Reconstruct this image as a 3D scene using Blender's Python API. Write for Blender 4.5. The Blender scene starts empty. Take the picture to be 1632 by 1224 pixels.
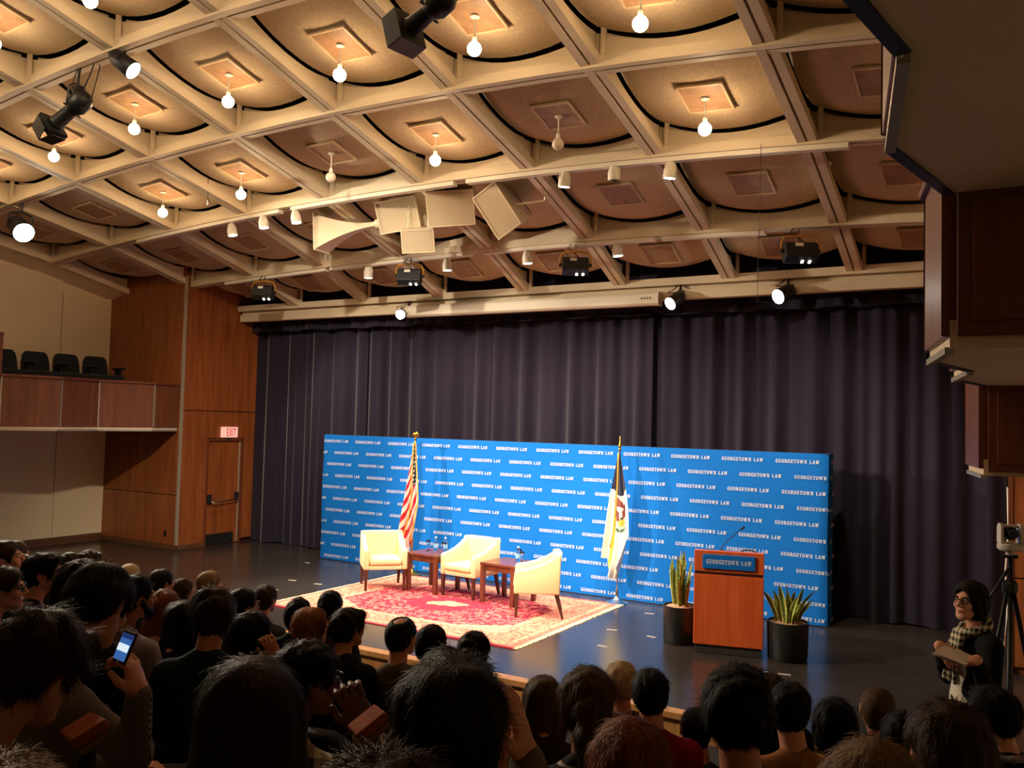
import bpy, bmesh, math, random
import numpy as np
from mathutils import Vector, Matrix
random.seed(7)
PI = math.pi
SC = bpy.context.scene
COL = SC.collection

# ------------------------------------------------------------------ camera, world, exposure
CF, CYAW, CPITCH, CROLL, CZ = 1385.35, 0.5369, 0.04331, 0.0255, 2.5805
def cam_axes():
    cy, sy, cp, sp = math.cos(CYAW), math.sin(CYAW), math.cos(CPITCH), math.sin(CPITCH)
    fwd = Vector((-sy*cp, cy*cp, sp)); right = Vector((cy, sy, 0)); up = right.cross(fwd)
    cr, sr = math.cos(CROLL), math.sin(CROLL)
    return cr*right + sr*up, -sr*right + cr*up, fwd
CR, CU, CFW = cam_axes()
CAM = Vector((0, 0, CZ))
cd = bpy.data.cameras.new('camera'); co = bpy.data.objects.new('camera', cd); COL.objects.link(co)
cd.sensor_fit = 'HORIZONTAL'; cd.sensor_width = 36.0; cd.lens = CF*36.0/1632.0
cd.clip_start = 0.05; cd.clip_end = 200
m = Matrix.Identity(4)
for i in range(3):
    m[i][0] = CR[i]; m[i][1] = CU[i]; m[i][2] = -CFW[i]; m[i][3] = CAM[i]
co.matrix_world = m
SC.camera = co
def ray(u, v):
    return CR*((u-816)/CF) - CU*((v-612)/CF) + CFW
def at(u, v, Y=None, Z=None, X=None, d=None):
    r = ray(u, v)
    if Y is not None: t = Y/r.y
    elif Z is not None: t = (Z-CZ)/r.z
    elif X is not None: t = X/r.x
    else: t = d
    return CAM + r*t

W = bpy.data.worlds.new('world'); SC.world = W; W.use_nodes = True
W.node_tree.nodes['Background'].inputs[0].default_value = (1.0, 0.75, 0.55, 1)
W.node_tree.nodes['Background'].inputs[1].default_value = 0.008
vs = SC.view_settings
vs.view_transform = 'Standard'; vs.look = 'None'; vs.gamma = 1.0; vs.use_curve_mapping = False
vs.exposure = 0.0
SC.cycles.use_denoising = True
SC.cycles.max_bounces = 6
SC.cycles.sample_clamp_indirect = 4.0
SC.cycles.caustics_reflective = False
SC.cycles.caustics_refractive = False

BULB_E = 90.0          # glowing ceiling globes
SPOT_W = 1000.0         # a stage spotlight
WARM = (1.0, 0.70, 0.40)
STAGEC = (1.0, 0.86, 0.66)

# ------------------------------------------------------------------ materials
MATS = {}
def lin(c):
    return tuple((x/12.92 if x <= 0.04045 else ((x+0.055)/1.055)**2.4) for x in c)
def srgb(r, g, b): return lin((r/255, g/255, b/255))
def newmat(name):
    mt = bpy.data.materials.new(name); mt.use_nodes = True
    nt = mt.node_tree; b = nt.nodes['Principled BSDF']
    return mt, nt, b
def N(nt, t, **kw):
    n = nt.nodes.new(t)
    for k, v in kw.items(): setattr(n, k, v)
    return n
def mat(name, col, rough=0.6, metal=0.0, var=0.12, scale=8.0, bump=0.0, bscale=60.0, spec=0.4, stretch=None, emit=None, es=0.0, coat=0.0, sheen=0.0):
    if name in MATS: return MATS[name]
    mt, nt, b = newmat(name); L = nt.links
    tc = N(nt, 'ShaderNodeTexCoord'); src = tc.outputs['Object']
    if stretch:
        mp = N(nt, 'ShaderNodeMapping'); mp.inputs['Scale'].default_value = stretch
        L.new(src, mp.inputs[0]); src = mp.outputs[0]
    nz = N(nt, 'ShaderNodeTexNoise'); nz.inputs['Scale'].default_value = scale; nz.inputs['Detail'].default_value = 4
    L.new(src, nz.inputs['Vector'])
    rp = N(nt, 'ShaderNodeMix', data_type='RGBA')
    L.new(nz.outputs['Fac'], rp.inputs[0])
    rp.inputs[6].default_value = tuple(max(0, x*(1-var*1.6)) for x in col)+(1,)
    rp.inputs[7].default_value = tuple(min(1, x*(1+var*1.6)) for x in col)+(1,)
    L.new(rp.outputs[2], b.inputs['Base Color'])
    b.inputs['Roughness'].default_value = rough; b.inputs['Metallic'].default_value = metal
    b.inputs['Specular IOR Level'].default_value = spec
    if coat: b.inputs['Coat Weight'].default_value = coat; b.inputs['Coat Roughness'].default_value = 0.25
    if sheen: b.inputs['Sheen Weight'].default_value = sheen
    if bump:
        n2 = N(nt, 'ShaderNodeTexNoise'); n2.inputs['Scale'].default_value = bscale; n2.inputs['Detail'].default_value = 3
        L.new(src, n2.inputs['Vector'])
        bp = N(nt, 'ShaderNodeBump'); bp.inputs['Strength'].default_value = bump; bp.inputs['Distance'].default_value = 0.01
        L.new(n2.outputs['Fac'], bp.inputs['Height']); L.new(bp.outputs[0], b.inputs['Normal'])
    if emit:
        b.inputs['Emission Color'].default_value = tuple(emit)+(1,); b.inputs['Emission Strength'].default_value = es
    MATS[name] = mt
    return mt
def wood(name, c1, c2, rough=0.4, scale=1.0, coat=0.15):
    if name in MATS: return MATS[name]
    mt, nt, b = newmat(name); L = nt.links
    tc = N(nt, 'ShaderNodeTexCoord'); mp = N(nt, 'ShaderNodeMapping')
    mp.inputs['Scale'].default_value = (7*scale, 7*scale, 0.45*scale)
    L.new(tc.outputs['Object'], mp.inputs[0])
    n1 = N(nt, 'ShaderNodeTexNoise'); n1.inputs['Scale'].default_value = 2.2; n1.inputs['Detail'].default_value = 7; n1.inputs['Distortion'].default_value = 0.6
    L.new(mp.outputs[0], n1.inputs['Vector'])
    cr = N(nt, 'ShaderNodeValToRGB')
    cr.color_ramp.elements[0].position = 0.3; cr.color_ramp.elements[0].color = tuple(c1)+(1,)
    cr.color_ramp.elements[1].position = 0.72; cr.color_ramp.elements[1].color = tuple(c2)+(1,)
    L.new(n1.outputs['Fac'], cr.inputs[0]); L.new(cr.outputs[0], b.inputs['Base Color'])
    b.inputs['Roughness'].default_value = rough; b.inputs['Coat Weight'].default_value = coat; b.inputs['Coat Roughness'].default_value = 0.3
    MATS[name] = mt
    return mt
def emat(name, col, s):
    if name in MATS: return MATS[name]
    mt, nt, b = newmat(name)
    b.inputs['Base Color'].default_value = (0.8, 0.8, 0.8, 1)
    b.inputs['Emission Color'].default_value = tuple(col)+(1,); b.inputs['Emission Strength'].default_value = s
    MATS[name] = mt
    return mt

# ------------------------------------------------------------------ mesh helpers
class MB:
    def __init__(s): s.v = []; s.f = []; s.uv = None
    def add(s, vs, fs, M=None):
        o = len(s.v)
        for p in vs:
            s.v.append(tuple(M @ Vector(p)) if M is not None else tuple(p))
        s.f += [tuple(i+o for i in f) for f in fs]
        return s
    def box(s, c, d, M=None, rz=0.0):
        x, y, z = d[0]/2, d[1]/2, d[2]/2
        vs = [(-x,-y,-z),(x,-y,-z),(x,y,-z),(-x,y,-z),(-x,-y,z),(x,-y,z),(x,y,z),(-x,y,z)]
        fs = [(0,3,2,1),(4,5,6,7),(0,1,5,4),(1,2,6,5),(2,3,7,6),(3,0,4,7)]
        T = Matrix.Translation(c) @ Matrix.Rotation(rz, 4, 'Z')
        return s.add(vs, fs, (M @ T) if M is not None else T)
    def bx(s, a, b, M=None):
        return s.box([(a[i]+b[i])/2 for i in range(3)], [abs(b[i]-a[i]) for i in range(3)], M)
    def cyl(s, p0, p1, r0, r1=None, n=16, caps=True, M=None):
        r1 = r0 if r1 is None else r1
        p0, p1 = Vector(p0), Vector(p1); d = (p1-p0)
        q = d.to_track_quat('Z', 'Y').to_matrix()
        vs = []; fs = []
        for p, r in ((p0, r0), (p1, r1)):
            for k in range(n):
                a = 2*PI*k/n; vs.append(p + q @ Vector((r*math.cos(a), r*math.sin(a), 0)))
        for k in range(n): fs.append((k, (k+1) % n, n+(k+1) % n, n+k))
        if caps: fs.append(tuple(range(n-1, -1, -1))); fs.append(tuple(range(n, 2*n)))
        return s.add(vs, fs, M)
    def lathe(s, prof, n=24, M=None, cap=True):
        vs = []; fs = []
        for r, z in prof:
            for k in range(n):
                a = 2*PI*k/n; vs.append((r*math.cos(a), r*math.sin(a), z))
        for j in range(len(prof)-1):
            for k in range(n):
                fs.append((j*n+k, j*n+(k+1) % n, (j+1)*n+(k+1) % n, (j+1)*n+k))
        if cap:
            fs.append(tuple(range(n-1, -1, -1))); fs.append(tuple((len(prof)-1)*n+k for k in range(n)))
        return s.add(vs, fs, M)
    def tube(s, pts, r, n=8, M=None):
        pts = [Vector(p) for p in pts]; vs = []; fs = []
        rr = r if isinstance(r, (list, tuple)) else [r]*len(pts)
        up = Vector((0.13, 0.27, 1)).normalized()
        for i, p in enumerate(pts):
            d = (pts[min(i+1, len(pts)-1)] - pts[max(i-1, 0)]).normalized()
            a = d.cross(up)
            if a.length < 1e-3: a = d.cross(Vector((1, 0, 0)))
            a.normalize(); b = d.cross(a)
            for k in range(n):
                t = 2*PI*k/n; vs.append(p + (a*math.cos(t) + b*math.sin(t))*rr[i])
        for i in range(len(pts)-1):
            for k in range(n): fs.append((i*n+k, i*n+(k+1) % n, (i+1)*n+(k+1) % n, (i+1)*n+k))
        fs.append(tuple(range(n-1, -1, -1))); fs.append(tuple((len(pts)-1)*n+k for k in range(n)))
        return s.add(vs, fs, M)
    def sphere(s, c, r, n=16, m_=10, M=None, sc=(1, 1, 1)):
        vs = [(c[0], c[1], c[2]+r*sc[2])]; fs = []
        for j in range(1, m_):
            t = PI*j/m_
            for k in range(n):
                a = 2*PI*k/n
                vs.append((c[0]+r*sc[0]*math.sin(t)*math.cos(a), c[1]+r*sc[1]*math.sin(t)*math.sin(a), c[2]+r*sc[2]*math.cos(t)))
        vs.append((c[0], c[1], c[2]-r*sc[2])); e = len(vs)-1
        for k in range(n):
            fs.append((0, 1+k, 1+(k+1) % n)); fs.append((e, 1+(m_-2)*n+(k+1) % n, 1+(m_-2)*n+k))
        for j in range(m_-2):
            for k in range(n):
                fs.append((1+j*n+k, 1+(j+1)*n+k, 1+(j+1)*n+(k+1) % n, 1+j*n+(k+1) % n))
        return s.add(vs, fs, M)
    def prism(s, poly, h0, h1, axis='z', M=None):
        n = len(poly)
        def P(a, b, h):
            return {'z': (a, b, h), 'x': (h, a, b), 'y': (a, h, b)}[axis]
        vs = [P(a, b, h0) for a, b in poly] + [P(a, b, h1) for a, b in poly]
        fs = [tuple(range(n-1, -1, -1)), tuple(range(n, 2*n))] + [(k, (k+1) % n, n+(k+1) % n, n+k) for k in range(n)]
        return s.add(vs, fs, M)
    def grid(s, fn, nu, nv, M=None, thick=None):
        vs = []; fs = []; uv = []
        for j in range(nv+1):
            for i in range(nu+1):
                vs.append(fn(i/nu, j/nv)); uv.append((i/nu, j/nv))
        for j in range(nv):
            for i in range(nu):
                a = j*(nu+1)+i; fs.append((a, a+1, a+nu+2, a+nu+1))
        s.uv = uv
        return s.add(vs, fs, M)
    def data(s, name, smooth=False, bevel=0.0, seg=2):
        me = bpy.data.meshes.new(name); me.from_pydata(s.v, [], s.f)
        if s.uv and len(s.uv) == len(s.v):
            ul = me.uv_layers.new(name='UVMap')
            vi = np.empty(len(me.loops), dtype=np.int32); me.loops.foreach_get('vertex_index', vi)
            ul.data.foreach_set('uv', np.array(s.uv, dtype=np.float32)[vi].ravel())
        bm = bmesh.new(); bm.from_mesh(me)
        bmesh.ops.recalc_face_normals(bm, faces=bm.faces)
        if bevel:
            es = [e for e in bm.edges if len(e.link_faces) == 2 and e.calc_face_angle(0) > 0.5]
            bmesh.ops.bevel(bm, geom=es, offset=bevel, segments=seg, profile=0.5, affect='EDGES', clamp_overlap=True)
        bm.to_mesh(me); bm.free()
        if smooth:
            me.polygons.foreach_set('use_smooth', [True]*len(me.polygons))
        return me
    def build(s, name, mt, parent=None, smooth=False, bevel=0.0, seg=2, auto=None):
        me = s.data(name, smooth, bevel, seg)
        if auto:
            try: me.shade_smooth(); me.set_sharp_from_angle(angle=auto)
            except Exception: pass
        return link(name, me, mt, parent)
def link(name, me, mt, parent=None, loc=None, rot=None):
    if mt is not None and len(me.materials) == 0: me.materials.append(mt)
    o = bpy.data.objects.new(name, me); COL.objects.link(o)
    if parent is not None: o.parent = parent
    if loc is not None: o.location = loc
    if rot is not None: o.rotation_euler = rot
    return o
def empty(name, loc=(0, 0, 0), rz=0.0):
    o = bpy.data.objects.new(name, None); COL.objects.link(o)
    o.location = loc; o.rotation_euler = (0, 0, rz); o.empty_display_size = 0.1
    return o
def tag(o, label, cat, group=None, kind=None):
    o['label'] = label; o['category'] = cat
    if group: o['group'] = group
    if kind: o['kind'] = kind
    return o
def struct(o):
    o['kind'] = 'structure'; return o
def copy_tree(o, parent=None):
    c = o.copy(); COL.objects.link(c)
    if parent is not None: c.parent = parent
    for ch in list(o.children): copy_tree(ch, c)
    return c
def aim(d, roll_up=Vector((0, 0, 1))):
    """matrix whose local -Z points along d"""
    return Vector(d).to_track_quat('-Z', 'Y').to_matrix().to_4x4()
def spot(name, parent, loc, target, power, ang, blend=0.6, col=STAGEC, r=0.06):
    l = bpy.data.lights.new(name, 'SPOT'); l.energy = power; l.color = col; l.spot_size = ang; l.spot_blend = blend; l.shadow_soft_size = r
    o = bpy.data.objects.new(name, l); COL.objects.link(o)
    o.parent = parent
    pw = parent.matrix_basis.copy()
    o.matrix_basis = pw.inverted() @ (Matrix.Translation(loc) @ aim(Vector(target)-Vector(loc)))
    return o
# ------------------------------------------------------------------ shared materials
M_PANELF = mat('acoustic_panel', srgb(202,180,148), 0.9, var=0.16, scale=26, bump=0.25, bscale=120, spec=0.1)
M_BEAM = mat('beam_paint', srgb(214,196,166), 0.55, var=0.05, scale=3)
M_DARKVOID = mat('void_black', (0.006,0.006,0.007), 0.95, var=0.1)
M_PLATE = mat('plate_wood', srgb(158,122,90), 0.5, var=0.3, scale=9)
M_PLATEFR = mat('plate_frame', srgb(205,178,140), 0.5)
M_WHITE = mat('white_paint', srgb(225,215,196), 0.45, var=0.03)
M_BLACK = mat('black_metal', (0.012,0.012,0.013), 0.45, spec=0.4, var=0.2)
M_BLACKPL = mat('black_plastic', (0.009,0.009,0.010), 0.35, var=0.2)
M_CABLE = mat('black_cable', (0.01,0.01,0.01), 0.6)
M_YELLOW = mat('yellow_yoke', srgb(190,130,40), 0.45, var=0.1)
M_CHROME = mat('chrome', (0.75,0.73,0.7), 0.2, metal=1.0, var=0.03)
M_GOLD = mat('gold', srgb(215,165,60), 0.3, metal=1.0, var=0.08)
M_WALLBEIGE = mat('wall_beige', srgb(226,208,174), 0.85, var=0.05, scale=1.2, bump=0.05, bscale=150)
M_WOODW = wood('wall_wood', srgb(120,62,28), srgb(160,88,42), 0.42, 0.8)
M_WOODD = wood('balcony_wood', srgb(98,55,32), srgb(128,74,44), 0.45, 0.9)
M_WOODDK = wood('dark_wood', srgb(96,46,26), srgb(120,62,36), 0.45, 0.9)
M_BASEB = wood('baseboard_wood', srgb(82,50,30), srgb(104,66,40), 0.5)
M_STAGE = mat('stage_floor', (0.030,0.024,0.021), 0.24, var=0.25, scale=0.9, bump=0.03, bscale=30, spec=0.5)
M_CARPET = mat('hall_carpet', (0.02,0.016,0.018), 0.95, var=0.4, scale=60)
M_SOFFIT = mat('soffit_paint', srgb(232,210,178), 0.8, var=0.04)
M_TRIMM = mat('metal_trim', srgb(190,180,160), 0.35, metal=0.5, var=0.05)
M_NAVYSEAT = mat('seat_fabric', (0.010,0.011,0.016), 0.9, var=0.3, scale=80, sheen=0.2)
M_STAGEWOOD = wood('stage_edge_wood', srgb(176,120,66), srgb(205,150,90), 0.4)

# ------------------------------------------------------------------ floors
STAGE_Y = 7.66; HALL_Z = -0.22
XL, XR = -16.1, 2.2          # hall side walls
SXL, SXR = -13.8, -0.18      # stage side walls
YC = 12.8                    # curtain
def FL(y): return max(HALL_Z, 0.8 - 0.272*(y-1.3))
mb = MB(); mb.bx((XL-0.3, STAGE_Y, -0.2), (XR+0.3, 13.6, 0.0))
stage = struct(mb.build('floor_stage', M_STAGE))
mb = MB(); mb.bx((XL, STAGE_Y-0.075, -0.05), (XR, STAGE_Y+0.06, 0.012))
mb.bx((XL, STAGE_Y-0.05, HALL_Z-0.05), (XR, STAGE_Y-0.012, -0.05))
struct(mb.build('trim_1', M_STAGEWOOD, bevel=0.006))
ys = [-4.2, 1.3, 1.3+(0.8-HALL_Z)/0.272, STAGE_Y]
mb = MB()
for a, b in zip(ys[:-1], ys[1:]):
    za, zb = FL(a), FL(b)
    mb.add([(XL-0.3,a,za),(XR+0.3,a,za),(XR+0.3,b,zb),(XL-0.3,b,zb),(XL-0.3,a,za-0.3),(XR+0.3,a,za-0.3),(XR+0.3,b,zb-0.3),(XL-0.3,b,zb-0.3)],
           [(0,1,2,3),(7,6,5,4),(0,4,5,1),(2,6,7,3),(1,5,6,2),(3,7,4,0)])
struct(mb.build('floor', M_CARPET))

# ------------------------------------------------------------------ ceiling surface
RY = [12.3357, 11.1599, 9.4152, 7.6649, 5.9233, 4.18, 2.43]
RH = [4.6717, 5.1868, 5.7477, 6.1703, 6.6187, 7.03, 7.40]
RA = [0.0, 0.0041, 0.0064, 0.0084, 0.0126, 0.0150, 0.0170]
X0, SX, XCN = -19.0219, 1.7015, -7.1193
def bxx(i): return X0 + SX*i
def cz(x, y):
    yr = RY[::-1]
    H = float(np.interp(y, yr, RH[::-1])); A = float(np.interp(y, yr, RA[::-1]))
    return H - A*(x-XCN)**2
ceil_mb = MB()
ceil_mb.grid(lambda u, v: (XL-0.3+(XR+0.6-XL)*u, -4.3+17.9*v, cz(XL-0.3+(XR+0.6-XL)*u, max(2.4, min(12.34, -4.3+17.9*v)))+0.75), 24, 36)
ceil_mb.uv = None
ceiling = struct(ceil_mb.build('ceiling', M_DARKVOID))
def sweep(pts, prof, lateral):
    """prof = list of (lateral offset, z offset); sweeps along pts"""
    mb = MB(); n = len(prof)
    vs = []; fs = []
    for p in pts:
        for a, z in prof:
            vs.append((p[0]+lateral[0]*a, p[1]+lateral[1]*a, p[2]+z))
    for i in range(len(pts)-1):
        for k in range(n): fs.append((i*n+k, i*n+(k+1) % n, (i+1)*n+(k+1) % n, (i+1)*n+k))
    fs.append(tuple(range(n-1, -1, -1))); fs.append(tuple((len(pts)-1)*n+k for k in range(n)))
    mb.add(vs, fs); return mb
FLP = [(-0.10,0),(-0.014,0),(-0.014,0.07),(0.014,0.07),(0.014,0),(0.10,0),(0.10,0.11),(-0.10,0.11)]
def web(mb, p0, p1, lateral, t=0.025):
    """arched board standing on the beam between two crossings"""
    n = 10; vs = []; fs = []
    for k in range(n+1):
        s = k/n; u = 2*s-1
        x = p0[0]+(p1[0]-p0[0])*s; y = p0[1]+(p1[1]-p0[1])*s; z = cz(x, y)
        top = z+0.221+0.152*u*u
        for sg in (-1, 1):
            vs.append((x+lateral[0]*t*sg, y+lateral[1]*t*sg, z+0.10)); vs.append((x+lateral[0]*t*sg, y+lateral[1]*t*sg, top))
    for k in range(n):
        a, b = 4*k, 4*k+4
        fs += [(a, b, b+1, a+1), (a+2, a+3, b+3, b+2), (a+1, b+1, b+3, a+3)]
    mb.add(vs, fs)
for j in range(7):                       # beams across the hall
    i0, i1 = (3, 11) if j == 0 else (2, 12)
    xa, xb = (SXL, SXR) if j == 0 else ((XL if j > 1 else -16.0), XR)
    xs = [xa] + [xa+(xb-xa)*k/20 for k in range(1, 20)] + [xb]
    mb = sweep([(x, RY[j], cz(x, RY[j])) for x in xs], FLP, (0, 1))
    if j > 0:
        for i in range(i0, i1):
            web(mb, (bxx(i)+0.03, RY[j]), (bxx(i+1)-0.03, RY[j]), (0, 1))
    mb.build('ceiling_beam', M_BEAM, ceiling)
for i in range(2, 13):                   # beams running towards the stage
    ytop = RY[0] if 3 < i < 11 else RY[1]-0.16
    ysb = sorted(set([ytop] + [y for y in RY if y < ytop]), reverse=True)
    pts = []
    for a, b in zip(ysb[:-1], ysb[1:]):
        for k in range(3): pts.append(a+(b-a)*k/3)
    pts.append(ysb[-1])
    mb = sweep([(bxx(i), y, cz(bxx(i), y)+0.002) for y in pts], FLP, (1, 0))
    for j in range(6):
        if RY[j] > ytop+0.2: continue
        web(mb, (bxx(i), RY[j]-0.03), (bxx(i), RY[j+1]+0.03), (1, 0))
    mb.build('ceiling_beam', M_BEAM, ceiling)
# white rail strips fixed under the second and third cross beams
for j, xa, xb in ((2, -13.1, -9.75), (2, -9.5, -6.55), (2, -6.35, -1.6), (1, -12.9, -10.4), (1, -10.3, -7.4), (1, -7.2, -4.4), (1, -4.3, -2.9)):
    xs = [xa+(xb-xa)*k/6 for k in range(7)]
    mb = sweep([(x, RY[j]-0.02, cz(x, RY[j])-0.055) for x in xs], [(-0.05,0),(0.05,0),(0.05,0.055),(-0.05,0.055)], (0, 1))
    mb.build('lighting_rail', M_WHITE, ceiling)
# edge strip along the side wall
mb = MB()
for k in range(6):
    a, b = RY[1]-0.15 if k == 0 else RY[k+0], RY[k+1]
    if k == 0: a, b = 11.0, RY[2]
    elif k == 1: continue
    x1 = bxx(2)
    mb.add([(XL,a,cz(x1,a)-0.1),(x1,a,cz(x1,a)+0.02),(x1,b,cz(x1,b)+0.02),(XL,b,cz(x1,b)-0.1),(XL,a,cz(x1,a)-0.05),(x1,a,cz(x1,a)+0.07),(x1,b,cz(x1,b)+0.07),(XL,b,cz(x1,b)-0.05)],
           [(0,1,2,3),(7,6,5,4),(0,4,5,1),(2,6,7,3),(1,5,6,2),(3,7,4,0)])
mb.build('edge_strip', M_BEAM, ceiling)
# panels
post_me = MB().bx((-0.022,-0.022,0.1), (0.022,0.022,0.42)).data('hanger_post'); post_me.materials.append(M_BEAM)
globe_me = MB().sphere((0,0,0), 0.068, 20, 14).data('globe', smooth=True)
globe_off = globe_me.copy()
stem_mb = MB(); stem_mb.lathe([(0.045,0.0),(0.045,-0.012),(0.02,-0.02),(0.008,-0.03),(0.008,-0.2),(0.022,-0.205),(0.026,-0.25),(0.022,-0.262)], 14)
stem_me = stem_mb.data('stem', smooth=False)
M_GLOBE_ON = emat('globe_lit', WARM, BULB_E)
M_GLOBE_OFF = mat('globe_unlit', srgb(225,205,180), 0.25, var=0.02)
BULB_ON = {(2,4):1,(2,5):1,(2,6):0,(2,7):1,(2,8):0,(2,9):1}
for i in range(4, 10): BULB_ON[(3,i)] = 1
for i in range(5, 10): BULB_ON[(4,i)] = 1
for i in range(5, 10): BULB_ON[(5,i)] = 1
BULB_ON[(3,3)] = BULB_ON[(4,3)] = BULB_ON[(4,4)] = 1
PANELC = {}
for j in range(6):
    for i in range(2, 12):
        if j == 0 and not (3 <= i <= 10): continue
        xa, xb = bxx(i)+0.065, bxx(i+1)-0.065
        if j == 0: xa, xb = max(xa, SXL+0.02), min(xb, SXR-0.02)
        ya, yb = RY[j+1]+0.065, RY[j]-0.065
        if j == 1 and i == 2: yb = 10.9
        def zf(U, V, xa=xa, xb=xb, ya=ya, yb=yb):
            u, v = 2*U-1, 2*V-1
            x, y = xa+(xb-xa)*U, ya+(yb-ya)*V
            return (x, y, cz(x, y)+0.14+0.10*(u*u+v*v)+0.06*u*u*v*v)
        n = 8; mb = MB(); mb.grid(zf, n, n)
        base = len(mb.v)
        mb.v += [(x, y, z+0.03) for x, y, z in mb.v[:base]]
        mb.uv = None
        ring = [k for k in range(n+1)] + [(n+1)*k+n for k in range(1, n+1)] + [(n+1)*n+k for k in range(n-1, -1, -1)] + [(n+1)*k for k in range(n-1, 0, -1)]
        for k in range(len(ring)):
            a, b = ring[k], ring[(k+1) % len(ring)]
            mb.f.append((a, b, b+base, a+base))
        pan = mb.build('ceiling_panel', M_PANELF, ceiling, auto=0.7)
        cxx, cyy, czz = zf(0.5, 0.5)
        PANELC[(j, i)] = (cxx, cyy, czz)
        sl = (cz(cxx, cyy+0.2)-cz(cxx, cyy-0.2))/0.4; sx = (cz(cxx+0.2, cyy)-cz(cxx-0.2, cyy))/0.4
        R_ = Matrix.Translation((cxx, cyy, czz-0.006)) @ Matrix.Rotation(-math.atan(sx), 4, 'Y') @ Matrix.Rotation(math.atan(sl), 4, 'X')
        pl = MB().box((0,0,0), (0.45,0.45,0.016), R_).build('plate', M_PLATE, pan)
        fm = MB()
        for dx, dy, w_, h_ in ((0,0.235,0.49,0.022),(0,-0.235,0.49,0.022),(0.235,0,0.022,0.49),(-0.235,0,0.022,0.49)):
            fm.box((dx,dy,-0.004), (w_,h_,0.026), R_)
        fm.build('plate_frame', M_PLATEFR, pan)
        if (j, i) in BULB_ON:
            on = BULB_ON[(j, i)]
            b = empty('pendant_bulb', (cxx, cyy, czz-0.014))
            rowname = {2: 'row nearest the white rail', 3: 'second row from the white rail', 4: 'third row from the white rail', 5: 'row behind the viewer'}[j]
            if j == 2:
                lab = {4:'leftmost lit globe bulb above the white can lights near the left wall', 5:'lit globe bulb second from left in the row nearest the white rail', 6:'dark unlit globe bulb above the left end of the speaker cluster', 7:'lit globe bulb directly above the white hanging loudspeakers', 8:'dark unlit globe bulb right of the loudspeakers, near the round detector', 9:'rightmost lit globe bulb in the row nearest the white rail'}[i]
            elif j == 3:
                lab = {3:'lit globe bulb left of the frame, beside the dazzling spotlight', 4:'lit globe bulb behind the big black stage light at left', 5:'lit globe bulb just below the small black barrel light', 6:'lit globe bulb beside the thin hanging wire', 7:'lit globe bulb in the ceiling bay at upper centre left', 8:'lit globe bulb right of the black light at the top edge', 9:'large bright globe bulb at the top edge, right of centre'}[i]
            elif j == 4: lab = {3:'lit globe bulb left of the frame, nearest the left wall', 4:'lit globe bulb left of the frame, next to the one cut by the edge', 5:'lit globe bulb cut by the left edge near the top', 6:'lit globe bulb at the top edge above the small barrel light', 7:'lit globe bulb above the top edge, nearest the barrel light', 8:'lit globe bulb above the top edge, over the hooded black light', 9:'lit globe bulb above the top edge, nearest the right balcony'}[i]
            else: lab = 'lit globe bulb in the bay row over the audience, '+{5:'nearest the left wall', 6:'second from the left wall', 7:'in the middle', 8:'second from the right balcony', 9:'nearest the right balcony'}[i]
            tag(b, lab, 'light bulb', 'globe bulbs hanging from the ceiling bays')
            link('stem', stem_me, M_WHITE, b)
            g = link('globe', globe_off if not on else globe_me, None, b, (0,0,-0.32))
            if len(g.data.materials) == 0: g.data.materials.append(M_GLOBE_ON if on else M_GLOBE_OFF)
for j in range(1, 6):
    for i in range(2, 12):
        for dx in (-0.135, 0.135):
            x, y = bxx(i)+dx, RY[j]-0.075
            o = link('hanger_post', post_me, None, ceiling, (x, y, cz(x, RY[j])))
        o = link('hanger_post', post_me, None, ceiling, (bxx(i)+0.075, RY[j]+0.16, cz(bxx(i), RY[j]+0.16)))
for i in range(4, 11):
    link('hanger_post', post_me, None, ceiling, (bxx(i)+0.12, RY[0]-0.07, cz(bxx(i), RY[0])))

# ------------------------------------------------------------------ fascia above the curtain
mb = MB(); mb.bx((SXL+0.02, 12.28, 4.46), (SXR-0.02, 12.42, 4.60)); mb.bx((SXL+0.02, 12.34, 4.60), (SXR-0.02, 12.40, 4.72))
struct(mb.build('trim_2', M_BEAM, bevel=0.006))

# ------------------------------------------------------------------ walls
def wallbox(name, a, b, mt):
    return struct(MB().bx(a, b).build(name, mt))
wl = wallbox('wall_left', (XL-0.2, -4.2, -1.0), (XL, 11.2, 7.6), M_WALLBEIGE)
# tall acoustic boards on the side wall, each with its own edges
for lo_, hi_, z0_, z1_ in ((3.10, 8.0, 3.1, 7.0), (2.27, 2.27, 0, 0)):
    if z1_ == 0: continue
yb = 11.0
for k, wdt in enumerate((1.07, 1.32, 1.32, 1.32, 1.32, 1.32)):
    MB().bx((XL-0.01, yb-wdt+0.008, 0.14), (XL+0.03, yb-0.008, 4.85 if k == 0 else 5.2)).build('wall_panel', M_WALLBEIGE, wl, bevel=0.006)
    yb -= wdt
struct(MB().bx((XL-0.01, -4, -0.2), (XL+0.06, 11.0, 0.13)).build('baseboard_left', M_BASEB, bevel=0.008))
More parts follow.
